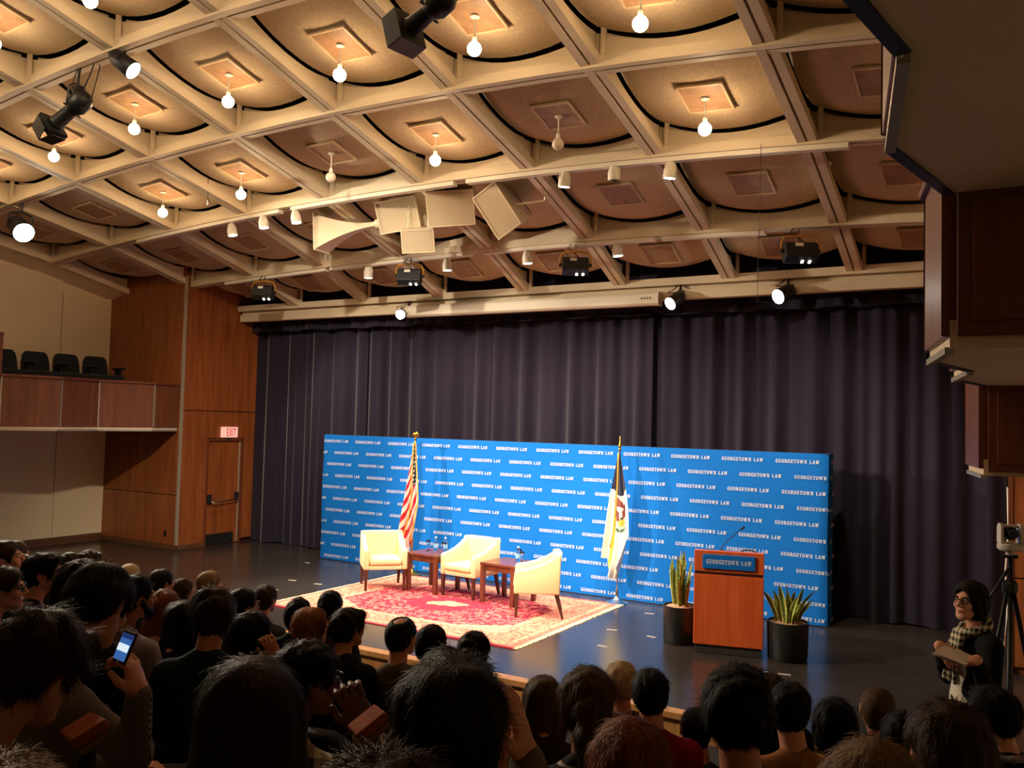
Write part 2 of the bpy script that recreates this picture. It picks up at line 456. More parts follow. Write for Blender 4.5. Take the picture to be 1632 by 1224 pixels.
# wood return and exit wall
wr = empty('wall_wood_return'); wr['kind'] = 'structure'; wr.name = 'wall_left_return'
MB().bx((XL-0.1, 11.0, -0.1), (SXL-0.05, 11.2, 6.2)).build('wall_core', M_WOODDK, wr)
for z0_, z1_ in ((0.10, 1.02), (1.035, 2.85), (2.865, 5.4)):
    for x0_, x1_ in ((XL+0.02, -15.0), (-14.99, SXL-0.03)):
        MB().bx((x0_, 10.965, z0_), (x1_, 11.01, z1_)).build('wood_panel', M_WOODW, wr, bevel=0.003)
MB().bx((SXL-0.035, 10.955, 0.0), (SXL+0.012, 11.0, 5.2)).build('corner_strip', M_TRIMM, wr)
we = empty('wall_stage_left'); we['kind'] = 'structure'
DY0, DY1, DZ = 11.64, 12.46, 2.05
MB().bx((SXL-0.25, 11.0, -0.1), (SXL-0.09, 13.6, 5.4)).build('wall_core', M_WOODDK, we)
for (y0_, y1_, z0_, z1_) in ((11.0, DY0-0.05, 0.08, 2.63), (DY0-0.045, DY1+0.045, DZ+0.06, 2.63), (DY1+0.05, 13.5, 0.08, 2.63), (11.0, 13.5, 2.645, 5.3)):
    MB().bx((SXL-0.1, y0_, z0_), (SXL, y1_, z1_)).build('wood_panel', M_WOODW, we, bevel=0.003)
struct(MB().bx((SXL-0.02, 10.94, 0), (SXL+0.03, DY0-0.05, 0.09)).build('baseboard_stage_left', M_BASEB, bevel=0.006))
struct(MB().bx((XL, 10.92, 0), (SXL+0.03, 10.97, 0.10)).build('baseboard_return', M_BASEB, bevel=0.006))
# exit door
door = empty('door_1', (SXL, (DY0+DY1)/2, 0)); door['kind'] = 'structure'
hw = (DY1-DY0)/2
MB().bx((-0.085,-hw,0.01), (-0.035,hw,DZ)).build('door_leaf', M_WOODW, door, bevel=0.003)
fr = MB(); fr.bx((-0.1,-hw-0.05,0),(0.012,-hw,DZ+0.05)); fr.bx((-0.1,hw,0),(0.012,hw+0.05,DZ+0.05)); fr.bx((-0.1,-hw,DZ),(0.012,hw,DZ+0.05))
fr.build('door_frame', M_WOODDK, door, bevel=0.003)
MB().bx((-0.036,hw-0.03,0.02),(-0.02,hw,DZ)).build('edge_strip', M_TRIMM, door)
pb = MB(); pb.bx((-0.035,-hw+0.03,0.82),(0.02,-hw+0.11,1.0)); pb.bx((-0.035,hw-0.11,0.86),(0.02,hw-0.04,1.02))
pb.build('push_bar_bracket', M_BLACK, door, bevel=0.006)
MB().tube([(0.02,-hw+0.07,0.88),(0.075,-hw+0.1,0.84),(0.075,hw-0.12,0.88),(0.02,hw-0.08,0.94)], 0.014, 10).build('push_bar', M_CHROME, door, smooth=True)
MB().bx((-0.036,-hw+0.02,0.02),(-0.028,hw-0.1,0.22)).build('kick_plate', M_BLACK, door)
MB().sphere((-0.02,hw-0.2,0.13), 0.012, 8, 6).build('screw', M_CHROME, door)
# outlet
ol = empty('wall_outlet', tuple(at(263, 850, Y=10.965)))
tag(ol, 'small dark power outlet low on the wood wall under the balcony', 'outlet')
MB().bx((-0.035,-0.008,-0.06),(0.035,0.0,0.06)).build('cover_plate', M_BLACKPL, ol, bevel=0.003)
for dz in (-0.025, 0.025): MB().bx((-0.018,-0.012,dz-0.014),(0.018,-0.007,dz+0.014)).build('socket', M_BLACK, ol)
# right side
wallbox('wall_right', (XR, -4.2, -1.0), (XR+0.2, 11.2, 7.6), M_WALLBEIGE)
w2 = empty('wall_stage_right'); w2['kind'] = 'structure'
MB().bx((SXR+0.03, 11.0, -0.1), (SXR+0.2, 13.6, 5.4)).build('wall_core', M_WOODDK, w2)
for z0_, z1_ in ((0.08, 2.63), (2.645, 5.2)):
    for y0_, y1_ in ((11.0, 11.9), (11.91, 13.5)):
        MB().bx((SXR, y0_, z0_), (SXR+0.05, y1_, z1_)).build('wood_panel', M_WOODW, w2, bevel=0.003)
for x0_, x1_ in ((SXR+0.01, 1.0), (1.01, XR)):
    for z0_, z1_ in ((0.08, 1.02), (1.035, 2.85), (2.865, 5.2)):
        MB().bx((x0_, 10.965, z0_), (x1_, 11.02, z1_)).build('wood_panel', M_WOODW, w2, bevel=0.003)
MB().bx((SXR-0.012, 10.955, 0.0), (SXR+0.035, 11.0, 5.2)).build('corner_strip', M_WOODDK, w2)
wallbox('wall_back', (XL-0.3, -4.4, -1.0), (XR+0.3, -4.2, 8.4), M_WALLBEIGE)
wallbox('wall_stage_back', (XL-0.3, 13.5, -0.2), (XR+0.3, 13.7, 6.0), M_DARKVOID)

# ------------------------------------------------------------------ balconies
def balcony(name, xs_in, xs_out, xwall, segs, label, side, steps):
    root = empty(name, ((xs_in+xwall)/2, 7.5, 0)); tag(root, label, 'balcony', 'side balconies')
    ox, oy = (xs_in+xwall)/2, 7.5
    for nodes, zb in segs:
        zt = zb+0.83
        th = 0.05*side
        pts = [((xs_in if k == 0 else xs_out), y) for y, k in nodes]
        poly = [(x-ox, y-oy) for x, y in pts] + [(xwall-ox, nodes[-1][0]-oy), (xwall-ox, nodes[0][0]-oy)]
        MB().prism(poly, zb-0.0, zb+0.12).build('soffit', M_SOFFIT, root)
        for (xa, ya), (xb, yb2) in zip(pts[:-1], pts[1:]):
            d = Vector((xb-xa, yb2-ya, 0)); nrm = Vector((d.y, -d.x, 0)).normalized()*(1 if d.y*(-side) < 0 else -1)
            L_ = d.length; ang = math.atan2(d.y, d.x)
            Mx = Matrix.Translation(((xa+xb)/2-ox, (ya+yb2)/2-oy, 0)) @ Matrix.Rotation(ang, 4, 'Z')
            MB().box((0, 0, (zb+0.05+zt)/2), (L_-0.012, 0.05, zt-zb-0.05), Mx).build('parapet_panel', M_WOODD, root, bevel=0.004)
            MB().box((-L_/2+0.012, -0.0, (zb+0.05+zt)/2), (0.02, 0.066, zt-zb-0.06), Mx).build('corner_strip', M_TRIMM if side > 0 else M_WOODDK, root)
            MB().box((0, 0, zt+0.02), (L_+0.03, 0.11, 0.045), Mx).build('cap_rail', M_WOODDK, root, bevel=0.008)
            if side > 0 or (xa > xb) == (side < 0):
                MB().box((0, 0.0 , zb-0.008), (L_-0.02, 0.035, 0.03), Mx).build('bottom_strip', M_TRIMM, root)
            else:
                MB().box((0, 0.0 , zb+0.018), (L_-0.02, 0.045, 0.05), Mx).build('bottom_strip', M_BLACK, root)
    for y, z0_, z1_ in steps:
        xa, xb = sorted((xs_in-ox, xwall-ox))
        MB().bx((xa+0.03, y-oy-0.03, z0_), (xb, y-oy+0.03, z1_)).build('step_panel', M_WOODDK, root, bevel=0.004)
        MB().bx((xa+0.09, y-oy-0.045, z0_+0.06), (xb-0.3, y-oy-0.028, z1_-0.06)).build('step_panel_board', M_WOODDK, root, bevel=0.004)
    return root
balcony('side_balcony', -13.90, -13.72, XL, [
    ([(7.62,0),(8.5,1),(9.3,0),(10.28,1),(10.96,0)], 2.26),
    ([(4.1,0),(4.95,1),(5.8,0),(6.7,1),(7.6,0)], 2.91)],
    'wood panelled side balcony on the left wall above the beige wall', 1, [(7.61, 2.26, 3.74)])
balcony('side_balcony', -0.29, -0.43, XR, [
    ([(-1.7,1),(-0.8,0),(0.0,1),(0.85,0),(1.66,1),(2.51,0),(3.34,1),(4.11,0)], 3.60),
    ([(4.13,0),(4.85,1),(5.65,0),(6.5,1),(7.38,0)], 2.94),
    ([(7.40,0),(8.2,1),(9.1,0),(10.0,1),(10.96,0)], 2.27)],
    'stepped dark wood side balcony overhead at the right edge', -1, [(4.12, 2.99, 3.62), (7.39, 2.30, 2.96)])

# ------------------------------------------------------------------ theatre seats
def make_seat():
    r = empty('theatre_seat')
    b = MB()
    prof = [(-0.25,0.42),(-0.25,0.66),(-0.225,0.80),(-0.17,0.86),(0.17,0.86),(0.225,0.80),(0.25,0.66),(0.25,0.42)]
    Mb = Matrix.Translation((0,-0.245,0)) @ Matrix.Rotation(0.16, 4, 'X')
    b.prism(prof, -0.045, 0.045, 'y', Matrix.Translation((0,-0.06,0)) @ Matrix.Rotation(0.14, 4, 'X') @ Matrix.Translation((0,-0.21,0.0)))
    b.build('backrest', M_NAVYSEAT, r, bevel=0.025, seg=3, auto=0.8)
    MB().bx((-0.235,-0.22,0.36),(0.235,0.25,0.46)).build('seat_cushion', M_NAVYSEAT, r, bevel=0.03, seg=3, auto=0.8)
    for s in (-1, 1):
        MB().bx((s*0.265-0.03,-0.2,0.58),(s*0.265+0.03,0.18,0.62)).build('armrest', M_BLACKPL, r, bevel=0.015, auto=0.8)
        MB().bx((s*0.265-0.018,-0.12,0.0),(s*0.265+0.018,0.06,0.585)).build('leg', M_BLACK, r, bevel=0.008)
    return r
SEAT0 = make_seat(); SEAT_USED = [False]
def place_seat(x, y, z, rz, label, group):
    o = SEAT0 if not SEAT_USED[0] else copy_tree(SEAT0)
    SEAT_USED[0] = True
    o.location = (x, y, z); o.rotation_euler = (0, 0, rz)
    tag(o, label, 'seat', group); return o
sb_ = bpy.data.objects['side_balcony']
MB().bx((XL+14.9+0.1, 0.15, 2.38), (-14.55+15.0, 3.4, 2.80)).build('riser', M_WOODDK, sb_)
y_first = at(20, 560, X=-15.05).y
for k in range(4):
    q = Vector((0, y_first+0.585*k, 0))
    place_seat(-15.0, q.y, 2.80-0.02*0, -PI/2, ['dark seat at the left edge of the side balcony row', 'second dark seat from the left in the side balcony', 'third dark seat from the left in the side balcony', 'fourth dark seat in the side balcony, nearest the wood wall'][k], 'dark seats in the left balcony')
# ------------------------------------------------------------------ curtain
def curtain_mat():
    mt, nt, b = newmat('curtain_velvet'); L = nt.links
    tc = N(nt, 'ShaderNodeTexCoord'); mp = N(nt, 'ShaderNodeMapping'); mp.inputs['Scale'].default_value = (9, 9, 0.6)
    L.new(tc.outputs['Object'], mp.inputs[0])
    nz = N(nt, 'ShaderNodeTexNoise'); nz.inputs['Scale'].default_value = 3; nz.inputs['Detail'].default_value = 5
    L.new(mp.outputs[0], nz.inputs['Vector'])
    cr = N(nt, 'ShaderNodeValToRGB')
    cr.color_ramp.elements[0].color = srgb(31,27,39)+(1,); cr.color_ramp.elements[1].color = srgb(46,39,54)+(1,)
    L.new(nz.outputs['Fac'], cr.inputs[0]); L.new(cr.outputs[0], b.inputs['Base Color'])
    b.inputs['Roughness'].default_value = 0.9; b.inputs['Specular IOR Level'].default_value = 0.1
    b.inputs['Sheen Weight'].default_value = 0.25; b.inputs['Sheen Roughness'].default_value = 0.4
    return mt
M_CURT = curtain_mat()
def fold(x, ph=0.0):
    return 0.055*math.sin(x*11.3+ph+1.3*math.sin(x*1.7)) + 0.03*math.sin(x*23.7+2*math.sin(x*2.3+ph)) + 0.03*math.sin(x*4.1+ph)
def cloth(name, x0, x1, y, z0, z1, n, nz, amp, mt, parent=None, ph=0.0, thick=0.012):
    mb = MB()
    def fn(u, v):
        x = x0+(x1-x0)*u; k = (1.0-0.45*v)
        return (x, y+amp*fold(x, ph)*k, z0+(z1-z0)*v+ (0.012*math.sin(x*7) if v == 0 else 0))
    mb.grid(fn, n, nz); mb.uv = None
    base = len(mb.v); mb.v += [(x, yy+thick, z) for x, yy, z in mb.v[:base]]
    mb.f += [tuple(reversed([k+base for k in f])) for f in list(mb.f)]
    return mb.build(name, mt, parent, smooth=True)
cur = empty('stage_curtain', (-7, YC, 0)); tag(cur, 'tall dark navy pleated curtain across the back of the stage', 'curtain')
xs = [SXL+0.0, -10.9, -8.0, -5.1, -2.4, SXR-0.02]
for k in range(5):
    o = cloth('curtain_width', xs[k]+7, xs[k+1]+7+0.05, 0.03*(k % 2), 0.015, 5.0, 240, 6, 1.0, M_CURT, cur, ph=k*1.7)
val = empty('valance', (-7, 12.62, 4.2)); tag(val, 'short gathered navy valance along the top of the stage curtain', 'curtain')
cloth('valance_cloth', SXL+7+0.02, SXR+7-0.02, 0.0, 0.10, 0.9, 700, 4, 0.55, M_CURT, val, ph=0.6)
cloth('hem', SXL+7+0.02, SXR+7-0.02, -0.012, 0.085, 0.115, 700, 1, 0.55, M_CURT, val, ph=0.6)

# ------------------------------------------------------------------ lettering glyphs (bold slab serif, cap height 1)
def ring(cx, cy, rx, ry, wx, wy, a0, a1, n=18):
    out = []
    for k in range(n):
        t0, t1 = a0+(a1-a0)*k/n, a0+(a1-a0)*(k+1)/n
        o = lambda t, f: (cx+(rx-wx*f)*math.cos(t), cy+(ry-wy*f)*math.sin(t))
        out.append([o(t0,0), o(t1,0), o(t1,1), o(t0,1)])
    return out
def rc(x0, y0, x1, y1): return [(x0,y0),(x1,y0),(x1,y1),(x0,y1)]
def dg(x0, y0, x1, y1, w): return [(x0-w/2,y0),(x0+w/2,y0),(x1+w/2,y1),(x1-w/2,y1)]
S, T = 0.23, 0.10      # stem and thin stroke
GLY = {
 'E': (0.92, [rc(0.1,0,0.1+S,1), rc(0,0,0.5,T), rc(0,1-T,0.5,1), rc(0.35,0,0.86,T), rc(0.35,1-T,0.86,1), rc(0.35,0.45,0.62,0.45+T), rc(0.74,0,0.86,0.32), rc(0.74,0.68,0.86,1), rc(0.56,0.34,0.65,0.68)]),
 'O': (1.08, ring(0.52,0.5,0.5,0.53,0.26,0.11,0,2*PI,24)),
 'G': (1.08, ring(0.52,0.5,0.5,0.53,0.26,0.11,0.55,2*PI-0.62,22)+[rc(0.72,0.05,0.93,0.46), rc(0.58,0.38,1.04,0.5), rc(0.82,0.68,0.92,1.0)]),
 'R': (1.04, [rc(0.1,0,0.1+S,1), rc(0,0,0.46,T), rc(0,1-T,0.55,1), rc(0.3,0.44,0.55,0.55)]+ring(0.55,0.72,0.34,0.28,0.24,0.11,-PI/2,PI/2,10)+[dg(0.82,0,0.55,0.5,0.26), rc(0.72,0,1.04,T)]),
 'T': (0.98, [rc(0.36,0,0.36+S,1), rc(0.2,0,0.76,T), rc(0.02,1-T,0.95,1), rc(0.02,0.64,0.12,1), rc(0.85,0.64,0.95,1)]),
 'W': (1.52, [dg(0.42,0,0.2,1,0.25), dg(0.42,0,0.72,1,0.12), dg(1.0,0,0.72,1,0.25), dg(1.0,0,1.28,1,0.12), rc(0.0,1-T,0.42,1), rc(0.55,1-T,0.9,1), rc(1.08,1-T,1.48,1)]),
 'N': (1.16, [rc(0.14,0,0.26,1), rc(0.84,0,0.96,1), dg(0.86,0,0.26,1,0.28), rc(0,0,0.4,T), rc(0,1-T,0.3,1), rc(0.68,1-T,1.1,1)]),
 'L': (0.9, [rc(0.1,0,0.1+S,1), rc(0,0,0.5,T), rc(0,1-T,0.48,1), rc(0.35,0,0.84,T), rc(0.73,0,0.84,0.4)]),
 'A': (1.1, [dg(0.2,0,0.5,1,0.12), dg(0.84,0,0.54,1,0.26), rc(0.3,0.26,0.76,0.37), rc(0.04,0,0.4,T), rc(0.64,0,1.07,T)]),
 ' ': (0.62, []),
 'I': (0.5, [rc(0.12,0,0.12+S,1)]),
 'X': (1.0, [dg(0.15,0,0.85,1,0.25), dg(0.85,0,0.15,1,0.25)]),
}
LSP, LCX = 0.17, 0.70
def text_width(s): return (sum(GLY[c][0]+LSP for c in s)-LSP)*LCX
def text_quads(s, h):
    """list of quads (each 4 (x,y)) and the letter's start x"""
    x = 0.0; out = []
    for c in s:
        w, qs = GLY[c]
        for q in qs: out.append((x*h*LCX, [((x+a)*h*LCX, b*h) for a, b in q]))
        x += w+LSP
    return out

# ------------------------------------------------------------------ the blue backdrop
BX0, BX1, BY, BH, BD = -11.15, -2.27, 12.0, 2.26, 0.34
M_BLUE = mat('backdrop_blue', srgb(16,112,206), 0.75, var=0.04, scale=1.5, spec=0.15)
M_PRINT = mat('backdrop_print', srgb(232,238,245), 0.8, var=0.02, spec=0.1)
ban = empty('backdrop', ((BX0+BX1)/2, BY, 0)); tag(ban, 'wide bright blue fabric backdrop printed with rows of GEORGETOWN LAW', 'backdrop')
mb = MB()
ox = (BX0+BX1)/2
prof = []
def bfn(u, v):
    L1 = BX1-BX0; tot = L1+BD*2; s = u*tot; r = 0.02
    z = 0.01+(BH-0.01)*v
    w = 0.004*math.sin(3.1*s+5*v)*math.sin(PI*v)
    if s < BD: return (BX0-ox+0.01*math.sin(9*v), BD-s, z)
    if s < BD+L1: return (BX0-ox+(s-BD), w, z)
    ss = s-BD-L1
    return (BX1-ox+0.022*math.sin(7*v+1.0)*math.sin(PI*ss/BD), ss, z)
mb.grid(bfn, 120, 16); mb.uv = None
mb.build('fabric', M_BLUE, ban, smooth=False, auto=0.6)
fr = MB(); fr.bx((BX0-ox+0.01,0.012,BH-0.02),(BX1-ox-0.01,BD,BH-0.003)); fr.bx((BX0-ox+0.01,0.012,0.005),(BX1-ox-0.01,BD,0.02))
for k in range(9):
    x = BX0-ox+0.03+(BX1-BX0-0.06)*k/8; fr.bx((x-0.015,0.02,0.02),(x+0.015,0.05,BH-0.02)); fr.bx((x-0.015,BD-0.05,0.02),(x+0.015,BD-0.02,BH-0.02))
fr.build('frame', M_CHROME, ban)
TXT = 'GEORGETOWN LAW'; TH = 0.048
tw = text_width(TXT)*TH; PITCH = 0.742
TH *= 0.575/tw; tw = 0.575
full = None
for r in range(11):
    zc_ = BH-0.115-0.207*r-TH/2
    off = (0.05, 0.39, 0.167, 0.44)[r % 4]*PITCH
    k = -1
    while True:
        xs0 = BX0+off+k*PITCH; k += 1
        if xs0 > BX1+BD-0.1: break
        if xs0+tw < BX0+0.02: continue
        whole = xs0 >= BX0+0.005 and xs0+tw <= BX1-0.005
        if whole and full is not None:
            link('lettering', full, None, ban, (xs0-ox, -0.007, zc_)); continue
        mbt = MB()
        for lx, q in text_quads(TXT, TH):
            vs = []
            if xs0+q[0][0] < BX0+0.006: continue
            if xs0+max(a for a, b in q) > BX1+BD-0.02: continue
            if not whole: q = [(a+0.0, b) for a, b in q]
            for a, b in q:
                X = xs0+a
                if X <= BX1: vs.append((a, 0.0, b))
                else: vs.append((BX1-xs0+0.0285, X-BX1+0.007, b))
            mbt.add(vs, [(0,1,2,3)])
        if not mbt.f: continue
        me = bpy.data.meshes.new('lettering'); me.from_pydata(mbt.v, [], mbt.f); me.materials.append(M_PRINT)
        if whole: full = me
        link('lettering', me, None, ban, (xs0-ox, -0.007, zc_))

# ------------------------------------------------------------------ rug
def rug_mat():
    mt, nt, b = newmat('persian_rug'); L = nt.links
    tc = N(nt, 'ShaderNodeTexCoord'); sp = N(nt, 'ShaderNodeSeparateXYZ'); L.new(tc.outputs['Object'], sp.inputs[0])
    def mth(op, a, c=None, clamp=False):
        n = N(nt, 'ShaderNodeMath', operation=op); n.use_clamp = clamp
        for k, x in enumerate((a, c)):
            if x is None: continue
            if isinstance(x, (int, float)): n.inputs[k].default_value = x
            else: L.new(x, n.inputs[k])
        return n.outputs[0]
    ax = mth('ABSOLUTE', sp.outputs[0]); ay = mth('ABSOLUTE', sp.outputs[1])
    ex = mth('SUBTRACT', 1.96, ax); ey = mth('SUBTRACT', 1.50, ay)
    ed = mth('MINIMUM', ex, ey)          # distance from the rug's edge
    def mix(f, A, B):
        n = N(nt, 'ShaderNodeMix', data_type='RGBA')
        if isinstance(f, (int, float)): n.inputs[0].default_value = f
        else: L.new(f, n.inputs[0])
        for k, x in ((6, A), (7, B)):
            if isinstance(x, tuple): n.inputs[k].default_value = x+(1,)
            else: L.new(x, n.inputs[k])
        return n.outputs[2]
    def vor(scale, feat='F1'):
        v = N(nt, 'ShaderNodeTexVoronoi'); v.feature = feat; v.inputs['Scale'].default_value = scale; L.new(tc.outputs['Object'], v.inputs['Vector']); return v
    v1 = vor(12.0); v2 = vor(26.0); v3 = vor(17.0)
    nz = N(nt, 'ShaderNodeTexNoise'); nz.inputs['Scale'].default_value = 26; nz.inputs['Detail'].default_value = 4; L.new(tc.outputs['Object'], nz.inputs['Vector'])
    nb = N(nt, 'ShaderNodeTexNoise'); nb.inputs['Scale'].default_value = 3.2; nb.inputs['Detail'].default_value = 3; L.new(tc.outputs['Object'], nb.inputs['Vector'])
    RED = srgb(182,52,72); PINK = srgb(210,112,108); CREAM = srgb(222,164,134); NAVY = srgb(70,34,50); TAN = srgb(208,124,108)
    pet = mth('LESS_THAN', v2.outputs['Distance'], 0.17); dots = mth('GREATER_THAN', v3.outputs['Distance'], 0.50)
    pet2 = mth('LESS_THAN', v1.outputs['Distance'], 0.22)
    dk = mth('LESS_THAN', nz.outputs['Fac'], 0.43)
    nf_ = N(nt, 'ShaderNodeTexNoise'); nf_.inputs['Scale'].default_value = 11; L.new(tc.outputs['Object'], nf_.inputs['Vector'])
    field = mix(mth('GREATER_THAN', nf_.outputs['Fac'], 0.5), RED, PINK)
    field = mix(pet2, field, srgb(222,140,124)); field = mix(pet, field, CREAM); field = mix(mth('MULTIPLY', dk, 0.85), field, NAVY)
    bord = mix(pet, TAN, RED); bord = mix(mth('MULTIPLY', dots, 0.6), bord, CREAM); bord = mix(mth('MULTIPLY', dk, 0.6), bord, NAVY)
    gut = mix(mth('LESS_THAN', nz.outputs['Fac'], 0.45), CREAM, PINK)
    # medallion
    rx = mth('DIVIDE', sp.outputs[0], 0.62); ry = mth('DIVIDE', sp.outputs[1], 0.42)
    rr = mth('SQRT', mth('ADD', mth('MULTIPLY', rx, rx), mth('MULTIPLY', ry, ry)))
    rr = mth('ADD', rr, mth('MULTIPLY', mth('SUBTRACT', nb.outputs['Fac'], 0.5), 1.3))
    med = mth('LESS_THAN', rr, 0.42); ringm = mth('LESS_THAN', rr, 1.0)
    core = mix(ringm, field, mix(mth('MULTIPLY', dk, 0.7), mix(pet, RED, PINK), NAVY)); core = mix(med, core, mix(dk, CREAM, PINK))
    # corner spandrels
    spx = mth('ADD', mth('DIVIDE', ax, 1.42), mth('DIVIDE', ay, 0.98))
    core = mix(mth('GREATER_THAN', mth('ADD', spx, mth('MULTIPLY', nb.outputs['Fac'], 0.35)), 1.72), core, mix(mth('MULTIPLY', dk, 0.6), mix(pet, CREAM, PINK), RED))
    c = core
    c = mix(mth('LESS_THAN', ed, 0.56), c, gut)
    c = mix(mth('LESS_THAN', ed, 0.48), c, bord)
    c = mix(mth('LESS_THAN', ed, 0.17), c, gut)
    c = mix(mth('LESS_THAN', ed, 0.10), c, mix(mth('MULTIPLY', dk, 0.5), TAN, RED))
    c = mix(mth('LESS_THAN', ey, 0.03), c, RED)
    L.new(c, b.inputs['Base Color']); b.inputs['Roughness'].default_value = 0.95; b.inputs['Specular IOR Level'].default_value = 0.05
    bp = N(nt, 'ShaderNodeBump'); bp.inputs['Strength'].default_value = 0.3; bp.inputs['Distance'].default_value = 0.004
    L.new(nz.outputs['Fac'], bp.inputs['Height']); L.new(bp.outputs[0], b.inputs['Normal'])
    return mt
rug = empty('persian_rug', (-6.99, 10.12, 0)); tag(rug, 'red and cream patterned Persian rug under the armchairs on stage', 'rug')
def rfn(u, v): return (-1.96+3.92*u, -1.50+3.0*v, 0.014+0.003*math.sin(9*u+4*v))
mb = MB(); mb.grid(rfn, 24, 18); mb.uv = None
base = len(mb.v); mb.v += [(x, y, 0.001) for x, y, z in mb.v[:base]]
mb.f += [tuple(reversed([k+base for k in f])) for f in list(mb.f)]
nn = 25
rg = [k for k in range(nn)] + [nn*k+24 for k in range(1, 19)] + [nn*18+k for k in range(23, -1, -1)] + [nn*k for k in range(17, 0, -1)]
for k in range(len(rg)): mb.f.append((rg[k], rg[(k+1) % len(rg)], rg[(k+1) % len(rg)]+base, rg[k]+base))
mb.build('pile', rug_mat(), rug)
M_FRINGE = mat('rug_fringe', srgb(226,205,170), 0.95)
for s in (-1, 1):
    mb = MB()
    for k in range(150):
        y = -1.49+2.98*k/149+random.uniform(-0.004, 0.004); e = random.uniform(0.045, 0.065)
        mb.tube([(s*1.955,y,0.010),(s*(1.96+e*0.5),y+random.uniform(-0.006,0.006),0.008),(s*(1.96+e),y+random.uniform(-0.01,0.01),0.004)], 0.006, 4)
    o = mb.build('fringe', M_FRINGE, rug); o['kind'] = 'stuff'

# ------------------------------------------------------------------ armchairs
M_CREAM = mat('cream_upholstery', srgb(236,214,164), 0.75, var=0.05, scale=30, bump=0.1, bscale=220, spec=0.25)
M_CHLEG = wood('chair_leg_wood', srgb(56,28,18), srgb(84,44,26), 0.35, 3)
def make_chair():
    r = empty('armchair')
    # local: front +Y
    for s in (-1, 1):
        prof = [(-0.27,0.31),(0.30,0.31),(0.30,0.585),(0.27,0.615),(0.14,0.632),(0.0,0.672),(-0.13,0.73),(-0.24,0.795),(-0.31,0.82)]
        prof = [(-0.30 if k == 0 else a, b) for k, (a, b) in enumerate(prof)]
        mb = MB(); mb.prism(prof, s*0.325, s*0.245, 'x')
        mb.build('arm_panel', M_CREAM, r, bevel=0.02, seg=3, auto=0.7)
    def backf(u, v):
        x = -0.325+0.65*u; z = 0.31+0.515*v
        return (x, -0.27-0.05*v*v-0.02*math.cos(PI*(u-0.5)), z)
    mb = MB(); mb.grid(backf, 10, 8); mb.uv = None
    base = len(mb.v)
    mb.v += [(x*0.98, y+0.10, z) for x, y, z in mb.v[:base]]
    mb.f += [tuple(reversed([k+base for k in f])) for f in list(mb.f)]
    w_ = 11; rg = list(range(w_))+[w_*k+10 for k in range(1, 9)]+[w_*8+k for k in range(9, -1, -1)]+[w_*k for k in range(7, 0, -1)]
    for k in range(len(rg)): mb.f.append((rg[k], rg[(k+1) % len(rg)], rg[(k+1) % len(rg)]+base, rg[k]+base))
    mb.build('backrest', M_CREAM, r, bevel=0.02, seg=3, auto=0.7)
    MB().bx((-0.245,-0.22,0.31),(0.245,0.285,0.375)).build('front_rail', M_CREAM, r, bevel=0.012, auto=0.7)
    MB().bx((-0.238,-0.2,0.375),(0.238,0.31,0.475)).build('seat_cushion', M_CREAM, r, bevel=0.035, seg=4, auto=0.7)
    for s in (-1, 1):
        for f in (-1, 1):
            x = s*0.285; y0 = 0.265 if f > 0 else -0.255; y1 = y0 if f > 0 else y0-0.09
            mb = MB(); mb.add([(x-0.026,y0-0.026,0.315),(x+0.026,y0-0.026,0.315),(x+0.026,y0+0.026,0.315),(x-0.026,y0+0.026,0.315),(x-0.018,y1-0.018,0.0),(x+0.018,y1-0.018,0.0),(x+0.018,y1+0.018,0.0),(x-0.018,y1+0.018,0.0)],
                [(0,1,2,3),(7,6,5,4),(0,4,5,1),(1,5,6,2),(2,6,7,3),(3,7,4,0)])
            mb.build('leg', M_CHLEG, r, bevel=0.003)
    return r
ch = make_chair()
RUGZ = 0.016
def face(dx, dy): return math.atan2(-dx, dy)
for k, (x, y, d, lab) in enumerate(((-8.45, 10.50, (0.72,-0.69), 'cream armchair at left, turned toward the podium side, empty seat showing'), (-7.08, 10.82, (-0.10,-0.99), 'cream armchair in the middle between the two wooden side tables'), (-5.70, 10.36, (-0.87,-0.49), 'cream armchair at right, seen from its side with the back toward the podium'))):
    o = ch if k == 0 else copy_tree(ch)
    o.location = (x, y, RUGZ); o.rotation_euler = (0, 0, face(*d)); tag(o, lab, 'armchair', 'cream armchairs on the rug')

# ------------------------------------------------------------------ side tables
M_TBL = wood('table_wood', srgb(84,40,26), srgb(118,60,38), 0.3, 2, 0.3)
def make_table():
    r = empty('side_table')
    MB().bx((-0.29,-0.31,0.53),(0.29,0.31,0.565)).build('tabletop', M_TBL, r, bevel=0.005)
    ap = MB(); ap.bx((-0.26,-0.285,0.45),(0.26,-0.265,0.531)); ap.bx((-0.26,0.265,0.45),(0.26,0.285,0.531)); ap.bx((-0.265,-0.27,0.45),(-0.245,0.27,0.531)); ap.bx((0.245,-0.27,0.45),(0.265,0.27,0.531))
    ap.build('apron', M_TBL, r)
    for sx in (-1, 1):
        for sy in (-1, 1):
            MB().bx((sx*0.255-0.03,sy*0.275-0.03,0.0),(sx*0.255+0.03,sy*0.275+0.03,0.532)).build('leg', M_TBL, r, bevel=0.004)
    return r
tb = make_table(); TABLES = ((-7.75, 10.84), (-6.39, 10.78))
for k, (x, y) in enumerate(TABLES):
    o = tb if k == 0 else copy_tree(tb)
    o.location = (x, y, RUGZ); o.rotation_euler = (0, 0, -0.05); tag(o, ('square dark wood side table beside the left armchair', 'square dark wood side table between the middle and right armchairs')[k], 'side table', 'side tables on the rug')
